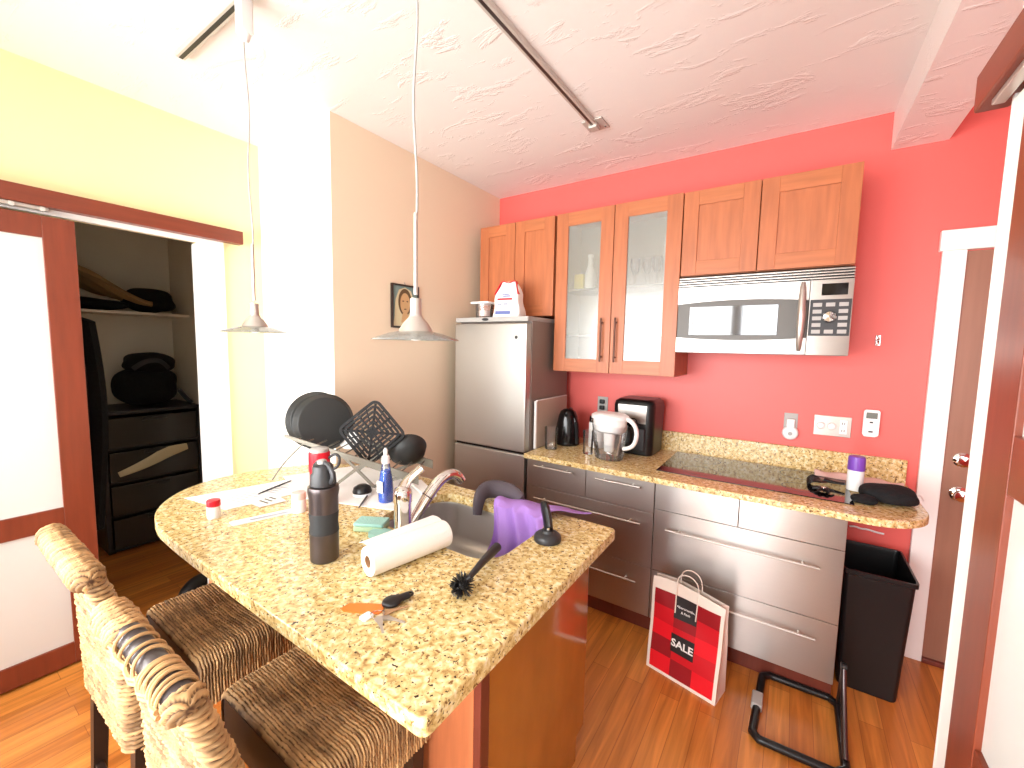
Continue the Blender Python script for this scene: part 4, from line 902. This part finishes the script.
# papers, mat, pens
def flat(name, quad, z, m, label, cat, th=.0012):
    bm = NB(); prism(bm, quad, (0, 0, th), (0, 0, z)); c = quad[0]; return solo(name, bm, m, label, cat, (sum(q[0] for q in quad) / 4, sum(q[1] for q in quad) / 4, z))
flat('paper_sheet', [(-2.12, .665), (-1.84, .712), (-1.80, 1.02), (-2.02, 1.06)], ZI, 'paper', 'large white paper sheet at the rounded left end of the island', 'paper')
def print_on(parent, quads, z, m='greyprint'):
    for q in quads: bm = NB(); prism(bm, q, (0, 0, .0005), (0, 0, z)); bm.transform(Matrix.Translation([-c for c in parent.location])); obj('printed_text', bm, m, parent)
def bars(x, y, n, L, dx, dy, a=.25, w=.005):
    c, s_ = math.cos(a), math.sin(a); out = []
    for i in range(n):
        X0, Y0 = x + dx * i, y + dy * i; l = L * (1 - .25 * (i % 3) / 2)
        out.append([(X0, Y0), (X0 + l * c, Y0 + l * s_), (X0 + l * c - w * s_, Y0 + l * s_ + w * c), (X0 - w * s_, Y0 + w * c)])
    return out
print_on(bpy.data.objects['paper_sheet'], bars(-1.97, .76, 5, .11, -.006, .022) + bars(-1.96, .90, 4, .09, -.006, .022), ZI + .0013)
flat('drying_mat', [(-2.08, 1.06), (-1.72, .955), (-1.22, 1.13), (-1.22, 1.22), (-1.6, 1.44), (-1.95, 1.40)], ZI + .0014, 'paper', 'white drying mat spread under the dish rack', 'mat', .004)
flat('envelope', [(-1.845, .80), (-1.76, .80), (-1.745, .90), (-1.83, .91)], ZI + .0016, 'whiteplastic', 'small printed white packet between the paper sheet and the flask', 'packet', .003)
print_on(bpy.data.objects['envelope'], bars(-1.83, .83, 3, .06, -.004, .022, .1, .008), ZI + .0047, 'charcoal')
t = thing('packet', 'long thin white printed stick packet in front of the paper sheet', 'packet', (-1.68, .78, ZI))
bm = NB(); prism(bm, [(-1.70, .665), (-1.655, .66), (-1.60, .86), (-1.645, .87)], (0, 0, .004), (0, 0, ZI)); obj('sleeve', bm, 'paper', t, True)
bm = NB(); prism(bm, [(-1.665, .72), (-1.648, .718), (-1.612, .84), (-1.628, .843)], (0, 0, .0006), (0, 0, ZI + .004)); obj('printed_stripe', bm, 'greyprint', t, True)
def pen(a, b_, r, m, label):
    z = ZI + .0105; bm = NB(); A = Vector((*a, z)); B = Vector((*b_, z)); dv = B - A
    tube(bm, [A, A + dv * .06, A + dv * .94, B], [r * .3, r, r, r * .6], 10); solo('pen', bm, m, label, 'pen', (*a, z))
pen((-1.90, .86), (-1.965, 1.04), .004, 'charcoal', 'dark pen lying across the white paper sheet')
pen((-1.42, 1.02), (-1.56, 1.19), .004, 'gunmetal', 'slim grey rod on the white mat beside the soap bottle')
t = thing('charger_puck', 'round black and white gadget on the mat beside the soap bottle', 'gadget', (-1.545, 1.13, ZI + .0056))
bm = NB(); lathe(bm, [(.036, 0), (.04, .003), (.04, .012), (.038, .014)], (0, 0, 0), 28); obj('base', bm, 'whiteplastic', t)
bm = NB(); lathe(bm, [(.040, .014), (.041, .018), (.036, .036), (.02, .046), (0, .048)], (0, 0, 0), 28); obj('dome', bm, 'black', t)
# dish rack with pans
t = thing('dish_rack', 'folding steel dish rack with crossed legs holding black pans', 'dish rack', (-1.65, 1.2, ZI + .0056))
La, Ra = Vector((-1.94, 1.00, 1.158)), Vector((-1.385, 1.31, .985)); pb = Vector((-.40, .72, .02)).normalized()
for k in (0, .24):
    bm = NB(); A = La + pb * k; B = Ra + pb * k; dv = (B - A).normalized(); up = pb.cross(dv); 
    pts = [A, B, B - Vector((0, 0, .022)), A - Vector((0, 0, .022))]
    prism(bm, [(0, .012), ((B - A).length, -.012), ((B - A).length, .030), (0, .026)], pb * .006, A - Vector((0, 0, .024)), dv, (0, 0, 1)); obj('side_rail', bm, 'slat', t, True)
bm = NB()
for i in range(1, 14):
    p = La + (Ra - La) * (i / 14) - Vector((0, 0, .014)); tube(bm, [p, p + pb * .245], .0035, 8)
obj('crossbar', bm, 'slat', t, True)
zb = ZI + .006
for k in (.0, .24):
    for f0, dx in ((.62, -.20), (.93, -.22), (.40, .22)):
        p = La + (Ra - La) * f0 + pb * k; q = p + (Ra - La).normalized() * dx * .8; q.z = zb + .007
        bm = NB(); dv = (q - p); prism(bm, [(0, -.007), (dv.length, -.007), (dv.length, .007), (0, .007)], pb * .005, p + pb * .007, dv.normalized(), dv.normalized().cross(pb).normalized()); obj('leg', bm, 'slat', t, True)
bm = NB(); tube(bm, [(-1.86, 1.06, 1.13), (-1.98, 1.02, 1.02), (-2.06, 1.0, ZI + .006)], .0035, 8); obj('prop_wire', bm, 'slat', t, True)
def pan(c, ax, label, r=.139):
    t = thing('frying_pan', label, 'pan', c)
    bm = NB(); lathe(bm, [(0, 0), (r * .86, 0), (r * .9, .003), (r, .030), (r + .004, .032), (r + .003, .035), (r - .004, .034), (r * .88, .007), (0, .005)], (0, 0, 0), 56, ax, cap=False); obj('bowl', bm, 'pan', t)
    return t
axp = Vector((-.93, .34, -.10))
p1 = pan((-1.889, 1.177, 1.196), axp, 'front of the two black frying pans propped upright in the dish rack')
p2 = pan((-1.953, 1.177, 1.201), axp, 'rear of the two black frying pans propped upright, against the white wall')
t = thing('crisper_plate', 'black square slotted crisper plate propped diagonally on the dish rack', 'crisper plate', (-1.663, 1.276, 1.162))
gn = Vector((.62, -.74, .18)).normalized(); gu = Vector((0, 0, 1)).cross(gn).normalized(); gv = gn.cross(gu)
cr = .70; ga = gu * math.cos(cr) + gv * math.sin(cr); gb = -gu * math.sin(cr) + gv * math.cos(cr)
bm = NB()
def ring(bm, r1, r0, rad):
    P1, P0 = rrect(-r1, r1, -r1, r1, rad, 5), rrect(-r0, r0, -r0, r0, max(.002, rad - (r1 - r0)), 5); n = len(P1); th = gn * .005
    vv = [[bm.verts.new(ga * a + gb * b_ + off) for a, b_ in P] for P, off in ((P1, th), (P0, th), (P0, -th), (P1, -th))]
    for q in range(4):
        A, B = vv[q], vv[(q + 1) % 4]
        for k in range(n): bm.faces.new((A[k], A[(k + 1) % n], B[(k + 1) % n], B[k]))
S = .118
for k in range(6):
    r = S - k * .0185; ring(bm, r, r - (.0135 if k == 0 else .0112), max(.004, .034 - k * .006))
obj('slotted_rings', bm, 'blackmatte', t)
bm = NB()
for i in range(8):
    a = i * PI / 4; d = ga * math.cos(a) + gb * math.sin(a); L = (S - .008) * (1.25 if i % 2 else 1.0); tube(bm, [d * .01, d * L], .006, 6)
for s in (-1, 1):
    for axx, oth in ((ga, gb), (gb, ga)):
        for q in (-1, 1):
            tube(bm, [axx * s * .035 + oth * q * .018, axx * s * (S - .006) + oth * q * .05], .0034, 6)
obj('web', bm, 'blackmatte', t)
bm = NB(); prism(bm, [(.026 * math.cos(k * PI / 12), .026 * math.sin(k * PI / 12)) for k in range(24)], gn * .008, gn * -.004, ga, gb); obj('boss', bm, 'blackmatte', t)
bm = NB(); lathe(bm, [(0, 0), (.05, .0), (.085, .025), (.098, .065), (.094, .066), (.08, .03), (.048, .006), (0, .005)], (-1.55, 1.40, 1.03), 40, (-.55, .40, .45), cap=False)
solo('black_bowl', bm, 'pan', 'dark bowl tilted upside down at the right end of the dish rack', 'bowl', (-1.55, 1.40, 1.0))
bm = NB(); lathe(bm, [(.0, 0), (.04, 0), (.05, .006), (.048, .010), (.036, .005), (0, .004)], (-1.85, 1.275, 1.10), 36, (-.60, .62, -.12), cap=False)
solo('white_plate', bm, 'whiteplastic', 'white plate edge showing between the pans and the crisper plate', 'plate', (-1.85, 1.275, 1.05))
bm = NB(); prism(bm, [(-1.5, 1.36), (-1.30, 1.27), (-1.27, 1.31), (-1.47, 1.41)], (0, 0, .012), (0, 0, ZI + .006)); solo('folded_napkin', bm, 'paper', 'folded white napkin behind the soap bottle on the mat', 'napkin', (-1.4, 1.34, ZI + .006))

# ------------------------------------------------------------------ shopping bag
t = thing('shopping_bag', 'white paper shopping bag with a red plaid front on the floor by the drawers', 'shopping bag', (-.34, 2.05, 0))
F0, F1 = Vector((-.520, 2.035, 0)), Vector((-.195, 1.965, 0)); fu = (F1 - F0); Wd = fu.length; fu.normalize(); fn = Vector((fu.y, -fu.x, 0))  # outward
HB = .455; lean = .03; dep = .125
def bp(a, k, z, wob=True):
    """a along front 0..1, k depth 0..1 (0 front), z height"""
    q = z / HB
    dd = dep * (1 - .72 * q) * k
    p = F0 + fu * (a * Wd * (1 + .03 * q) - .012 * q * Wd * .5) - fn * (dd + .045 * q * (1) * .9)
    if wob: p = p + fn * (.006 * math.sin(7 * a + 9 * q) * q)
    return Vector((p.x, p.y, z))
def gridface(bm, f, nu, nv):
    V = [[bm.verts.new(f(i / nu, j / nv)) for j in range(nv + 1)] for i in range(nu + 1)]
    for i in range(nu):
        for j in range(nv): bm.faces.new((V[i][j], V[i + 1][j], V[i + 1][j + 1], V[i][j + 1]))
bm = NB()
topz = lambda a: HB + .012 * math.sin(3.2 * a + .3) - .03 * max(0, a - .7)
gridface(bm, lambda u, v: bp(u, 0, v * topz(u)), 14, 18)
gridface(bm, lambda u, v: bp(u, 1, v * topz(u)), 14, 18)
for s in (0, 1): gridface(bm, lambda u, v: bp(s, u, v * topz(s)) + fu * ((-1 if s else 1) * .03 * math.sin(PI * u) * (v ** .8)), 8, 18)
gridface(bm, lambda u, v: bp(u, v, 0.001), 6, 3)
bmesh.ops.remove_doubles(bm, verts=bm.verts, dist=.0005)
obj('paper_shell', bm, 'bagpaper', t, True)
me = bpy.data.meshes.new('plaid_print'); bm = NB()
colA = [0.045, .35, .66, .955]; rowA = [.035, .215, .40, .565, .735, .895]
cols = [[2, 1, 2], [1, 0, 2], [2, 1, 2], [0, 0, 0], [1, 2, 0]]
cols = [[2, 1, 2], [1, 0, 0], [2, 0, 2], [0, 1, 0], [1, 0, 1]]
for j in range(5):
    for i in range(3):
        n = 4
        V = [[bm.verts.new(bp(colA[i] + (colA[i + 1] - colA[i]) * p / n, 0, (rowA[j] + (rowA[j + 1] - rowA[j]) * q / n) * HB) + fn * .0012) for q in range(n + 1)] for p in range(n + 1)]
        for p in range(n):
            for q in range(n):
                f_ = bm.faces.new((V[p][q], V[p + 1][q], V[p + 1][q + 1], V[p][q + 1])); f_.material_index = cols[j][i]
bmesh.ops.remove_doubles(bm, verts=bm.verts, dist=.0001)
obj('plaid_print', bm, None, t, True, mats=['bagred', 'bagred2', 'bagred3'])
def bag_rect(a0, a1, q0, q1, off):
    bm = NB(); gridface(bm, lambda u, v: bp(a0 + (a1 - a0) * u, 0, (q0 + (q1 - q0) * v) * HB) + fn * off, 4, 4); return bm
obj('name_label', bag_rect(.345, .655, .665, .895, .0024), 'baglabel', t, True)
obj('sale_label', bag_rect(.335, .665, .30, .50, .0024), 'baglabel', t, True)
def bag_text(s, size, a, q, bold, name):
    bm = NB(); o_ = bp(a, 0, q * HB) + fn * .0036; e1 = (bp(a + .1, 0, q * HB) - bp(a - .1, 0, q * HB)).normalized(); e2 = (bp(a, 0, (q + .1) * HB) - bp(a, 0, (q - .1) * HB)).normalized()
    textmesh(bm, s, size, o_, e1, e2, .0004, bold); obj(name, bm, 'whiteplastic', t, True)
bag_text('SALE', .050, .50, .402, .0014, 'sale_lettering')
bag_text('Abercrombie', .0165, .50, .79, .0003, 'name_lettering'); bag_text('& Fitch', .0150, .50, .742, .0003, 'name_lettering')
for k, nm in ((0, -.004), (1, .004)):
    bm = NB(); z0 = topz(.5) - (.10 if k == 0 else .02); pts = []
    for i in range(17):
        a = PI * i / 16; pts.append(bp(.5 - .15 * math.cos(a) * (1 if i not in (0, 16) else 1), k, HB * .99, False) + Vector((0, 0, (.085 if k else .075) * math.sin(a) ** .6 - .0)) + fn * (.004 if k == 0 else 0))
    if k == 0: pts = [bp(.36, 0, HB * .72) + fn * .005] + pts + [bp(.64, 0, HB * .72) + fn * .005]
    tube(bm, pts, .0028, 8); obj('handle', bm, 'bagpaper', t, True)

# ------------------------------------------------------------------ bin and black frame
t = thing('waste_bin', 'tall black rectangular waste bin under the rounded worktop end', 'waste bin', (.38, 2.63, 0))
bm = NB()
R = [[(x, y, z) for x, y in rrect(.262 + i, .492 - i + o_, 2.445 + i, 2.80 - i + o_, .02, 4)] for i, o_, z in ((.01, 0, 0), (.006, 0, .01), (-.004, .012, .56), (-.012, .012, .565), (-.012, .012, .585), (-.004, .012, .585))]
Ri = [[(x, y, z) for x, y in rrect(.262 + i, .492 - i + o_, 2.445 + i, 2.80 - i + o_, .02, 4)] for i, o_, z in ((.0, .012, .56), (.012, 0, .02))]
loft(bm, R + Ri); obj('bin_shell', bm, 'black', t, True)
t = thing('folding_stand', 'black tubular metal frame lying on the floor before the last cabinet', 'metal frame', (.11, 2.08, 0))
lp = [(-.045, 1.90), (-.03, 2.27), (.0, 2.295), (.23, 2.30), (.262, 2.27), (.262, 1.92), (.23, 1.885), (-.02, 1.875)]
bm = NB(); q = []
for i in range(len(lp)):
    a, b_, c = Vector(lp[i - 1]), Vector(lp[i]), Vector(lp[(i + 1) % len(lp)])
    q += [b_ + (a - b_).normalized() * .03 * .5, b_, b_ + (c - b_).normalized() * .03 * .5]
tube(bm, [(p.x, p.y, .0165) for p in q], .016, 12, closed=True); obj('floor_loop', bm, 'black', t, True)
bm = NB(); box(bm, -.062, -.018, 2.04, 2.13, .001, .036, b=.006); obj('grey_sleeve', bm, 'greyplastic', t, True, label='grey sleeve on the left side')
bm = NB(); tube(bm, [(.262, 1.95, .03), (.260, 2.04, .10), (.257, 2.12, .20), (.255, 2.15, .27)], .013, 10, flat=(1, .8)); obj('upright', bm, 'gunmetal', t, True)
bm = NB(); tube(bm, [(.262, 2.27, .03), (.260, 2.22, .14), (.256, 2.16, .26)], .010, 10); obj('strut', bm, 'black', t, True)
bm = NB(); lathe(bm, [(.016, -.01), (.016, .01)], (.255, 2.155, .275), 14, (1, 0, 0)); obj('hinge', bm, 'black', t, True)

# ------------------------------------------------------------------ woven stools
def weave_obj(name, P, N, U, V, closed_u, m, parent, pitch_v, wu, amp, seed, cap=False, ov=.14):
    """P,N: arrays (nv,nu,3); U,V: arc lengths; rope strands run along u, laid side by side along v, bound down every wu"""
    rng = np.random.default_rng(seed)
    Vw = V + .0006 * np.sin(U * 55 + seed) + .0004 * np.sin(U * 131 + 2 * seed)
    Vw = np.clip(Vw, 0, None)
    j = np.floor(Vw / pitch_v).astype(int); tt = Vw / pitch_v - j
    prof = np.sqrt(np.clip(1 - ((tt - .5) / .43) ** 2, 0, 1))
    nj = j.max() + 2
    jit = rng.normal(0, .12, nj)[j]; ph = rng.uniform(0, 6.28, nj)[j]
    over = np.cos(np.pi * (U / wu + j))
    bind = np.exp(-((((U / wu) % 1.0) - .5) / .09) ** 2)
    tw = np.cos(2 * np.pi * (U / .016 + tt * .8) + ph)
    h = amp * (prof * (.85 + ov * over + jit - .30 * bind) + .13 * tw * prof)
    Q = P + N * h[..., None]
    nv, nu = V.shape; idx = np.arange(nv * nu).reshape(nv, nu)
    nxt = (lambda k: (k + 1) % nu) if closed_u else (lambda k: k + 1)
    cols = nu if closed_u else nu - 1
    a = idx[:-1, :cols]; b_ = idx[:-1, [nxt(k) for k in range(cols)]]; c = idx[1:, [nxt(k) for k in range(cols)]]; d = idx[1:, :cols]
    F = np.stack([a, b_, c, d], -1).reshape(-1, 4).tolist()
    if cap:
        F.append(idx[0].tolist()[::-1]); F.append(idx[-1].tolist())
    me = bpy.data.meshes.new(name); me.from_pydata(Q.reshape(-1, 3).tolist(), [], F)
    # each strand has its own straw colour
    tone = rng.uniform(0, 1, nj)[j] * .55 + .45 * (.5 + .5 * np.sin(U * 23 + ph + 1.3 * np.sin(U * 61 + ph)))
    tone = np.where(np.abs(tt - .5) > .40, 0.0, .18 + .82 * tone)   # shade in the gaps between strands, painted in as the darkest tone
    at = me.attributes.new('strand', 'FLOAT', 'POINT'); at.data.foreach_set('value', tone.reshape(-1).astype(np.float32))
    me.polygons.foreach_set('use_smooth', [True] * len(me.polygons)); me.materials.append(M[m]); me.update()
    o = bpy.data.objects.new(name, me); C.objects.link(o); o.parent = parent; MW[o.name] = MW[parent.name]
    return o
def resample(poly, n, closed):
    p = np.array(poly, float)
    if closed: p = np.vstack([p, p[:1]])
    s = np.concatenate([[0], np.cumsum(np.linalg.norm(np.diff(p, axis=0), axis=1))]); u = np.linspace(0, s[-1], n + (1 if closed else 0))
    if closed: u = u[:-1]
    return np.stack([np.interp(u, s, p[:, k]) for k in range(p.shape[1])], -1), u
def stool(cx, y0, label, worn, seed, rz=0):
    t = thing('bar_stool', label, 'bar stool', (cx, y0 + .25, 0), rz, 'woven seagrass stools at the island')
    hw = .225; zt = .665; zb_ = .515
    # seat: ropes wrap from the left apron over the top to the right apron
    r = .035
    path = [(-hw, zb_)] + [(-hw + r - r * math.cos(a * PI / 16), zt - r + r * math.sin(a * PI / 16)) for a in range(9)] + [(hw - r + r * math.sin(a * PI / 16), zt - r + r * math.cos(a * PI / 16)) for a in range(9)] + [(hw, zb_)]
    pc, us = resample(path, 190, False)
    tg = np.gradient(pc, axis=0); nn = np.stack([-tg[:, 1], tg[:, 0]], -1); nn /= np.linalg.norm(nn, axis=1)[:, None]
    ya, yb = -.045, .28; pv = .0080; nv = int((yb - ya) / pv * 7); vs = np.linspace(0, yb - ya - 1e-4, nv)
    P = np.zeros((nv, len(us), 3)); N = np.zeros_like(P)
    edge = np.clip(np.minimum(vs, (yb - ya) - vs) / .03, 0, 1); drop = .02 * (1 - np.sqrt(1 - (1 - edge) ** 2))
    dish = .012 * np.sin(np.pi * vs / (yb - ya))
    P[..., 0] = pc[None, :, 0]; P[..., 2] = pc[None, :, 1] - drop[:, None] * np.clip((pc[:, 1] - zb_) / .1, 0, 1)[None] * 1.0 - dish[:, None] * (np.cos(np.pi * pc[:, 0] / (2 * hw)) ** 2)[None] * (pc[:, 1] > zb_ + .08)[None]
    P[..., 1] = (ya + vs)[:, None]
    N[..., 0] = nn[None, :, 0]; N[..., 2] = nn[None, :, 1]
    sgn = 1 if nn[len(us) // 2, 1] > 0 else -1
    U, V = np.meshgrid(us, vs)
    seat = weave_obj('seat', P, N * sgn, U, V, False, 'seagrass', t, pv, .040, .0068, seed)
    obj('seat_frame', boxes((-hw + .006, hw - .006, ya + .004, ya + .02, zb_, zt - .03), (-hw + .006, hw - .006, yb - .012, yb - .001, zb_, zt - .025), (-hw + .004, -hw + .014, ya + .02, yb - .012, zb_, zt - .04), (hw - .014, hw - .004, ya + .02, yb - .012, zb_, zt - .04), (-hw + .02, hw - .02, ya + .02, yb - .012, zt - .045, zt - .03)), 'darkwood', t)
    # back: wedge of wrapped rope, upright behind, sloping in front
    zs0, zs1 = .50, (.985 if worn else .995)
    pv2 = .0125; nv = int((zs1 - zs0) / pv2 * 9); zs_ = np.linspace(zs0, zs1, nv); nu = 230
    P = np.zeros((nv, nu, 3)); N = np.zeros_like(P); U = np.zeros((nv, nu)); V = np.zeros((nv, nu))
    for i, z in enumerate(zs_):
        k = (z - zs0) / (zs1 - zs0)
        yr = -.200 - .012 * k - .046 * max(0, (k - .55) / .45) ** 1.6; yf_ = -.226 + .142 * (1 - k) ** .95
        w = hw - .010 + .004 * k
        rad = min(.03, (yf_ - yr) * .48)
        q, uu = resample(rrect(-w, w, yr, yf_, rad, 6), nu, True)
        tq = np.roll(q, -1, 0) - np.roll(q, 1, 0); nq = np.stack([tq[:, 1], -tq[:, 0]], -1); nq /= np.linalg.norm(nq, axis=1)[:, None]
        P[i, :, :2] = q; P[i, :, 2] = z; N[i, :, :2] = nq; U[i] = uu; V[i] = z - zs0
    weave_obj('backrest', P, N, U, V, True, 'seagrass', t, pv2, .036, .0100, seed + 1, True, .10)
    # braided top roll; on the worn stool part of it is gone and the rail shows
    yc_, zc_ = -.250, zs1 + .010
    def roll(xa, xb, r0, sd):
        L = xb - xa; nv = int(L / .014 * 10); vs = np.linspace(0, L, nv); th = np.linspace(0, 2 * PI, 40, endpoint=False)
        P = np.zeros((nv, 40, 3)); N = np.zeros_like(P)
        rr = r0 * np.sqrt(np.clip(1 - np.clip(1 - np.minimum(vs, L - vs) / .03, 0, 1) ** 2, .03, 1))
        P[..., 0] = (xa + vs)[:, None]; P[..., 1] = yc_ + rr[:, None] * np.cos(th)[None]; P[..., 2] = zc_ + rr[:, None] * np.sin(th)[None]
        N[..., 1] = np.cos(th)[None]; N[..., 2] = np.sin(th)[None]
        U, V = np.meshgrid(th * r0, vs); V = V + .55 * np.abs((U / r0 - PI / 2 + PI) % (2 * PI) - PI) * r0
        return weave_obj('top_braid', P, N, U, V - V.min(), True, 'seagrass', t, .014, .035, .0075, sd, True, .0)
    if not worn: roll(-hw + .002, hw - .002, .029, seed + 2)
    else:
        roll(-hw + .002, -hw + .16, .029, seed + 2)
        bm = NB(); tube(bm, [(-hw + .12, yc_, zc_ + .004), (hw - .016, yc_, zc_ + .004)], .023, 18); obj('bare_rail', bm, 'frame_tube', t, label='bare dark rail showing where the weave has worn off')
        bm = NB(); rnd = random.Random(5); x = -hw + .175
        while x < hw - .05:
            sl = rnd.uniform(-.012, .012)
            tube(bm, [(x + sl * math.sin(a), yc_ + .029 * math.cos(a), zc_ + .0 + .029 * math.sin(a) + .002) for a in [PI * (-.12 + 1.24 * i / 14) for i in range(15)]], .0034, 7)
            x += rnd.uniform(.014, .04) if x < .08 else .0125
        for yy, zz in ((.029, -.004), (-.029, -.004), (.027, -.015), (-.027, -.015)):
            tube(bm, [(-hw + .15 + .0135 * i, yc_ + yy + .003 * math.sin(i * 1.3), zc_ + zz + .0035 * math.cos(i * 1.7)) for i in range(20)], .005, 7)
        obj('loose_strand', bm, 'rope', t)
        roll(hw - .045, hw - .002, .028, seed + 4)
    for x, y, ny in ((-hw + .025, -.17, 1), (hw - .025, -.17, 1), (-hw + .025, .245, 0), (hw - .025, .245, 0)):
        bm = NB(); loft(bm, [[(x + a * w, y + b_ * w - (.03 if ny else -.0) * (1 - z / .52), z) for a, b_ in ((-1, -1), (1, -1), (1, 1), (-1, 1))] for w, z in ((.015, 0), (.020, .52))]); obj('leg', bm, 'darkwood', t)
    for yy, z in ((-.19, .2), (.245, .26)): obj('stretcher', bx(-hw + .04, hw - .04, yy - .01, yy + .01, z, z + .03, b=.003), 'darkwood', t)
    return t
stool(-1.585, .235, 'woven seagrass bar stool with an intact braided back, farther from the camera', False, 10)
stool(-.99, .233, 'woven seagrass bar stool with its top braid worn through to the rail, nearest the camera', True, 30)
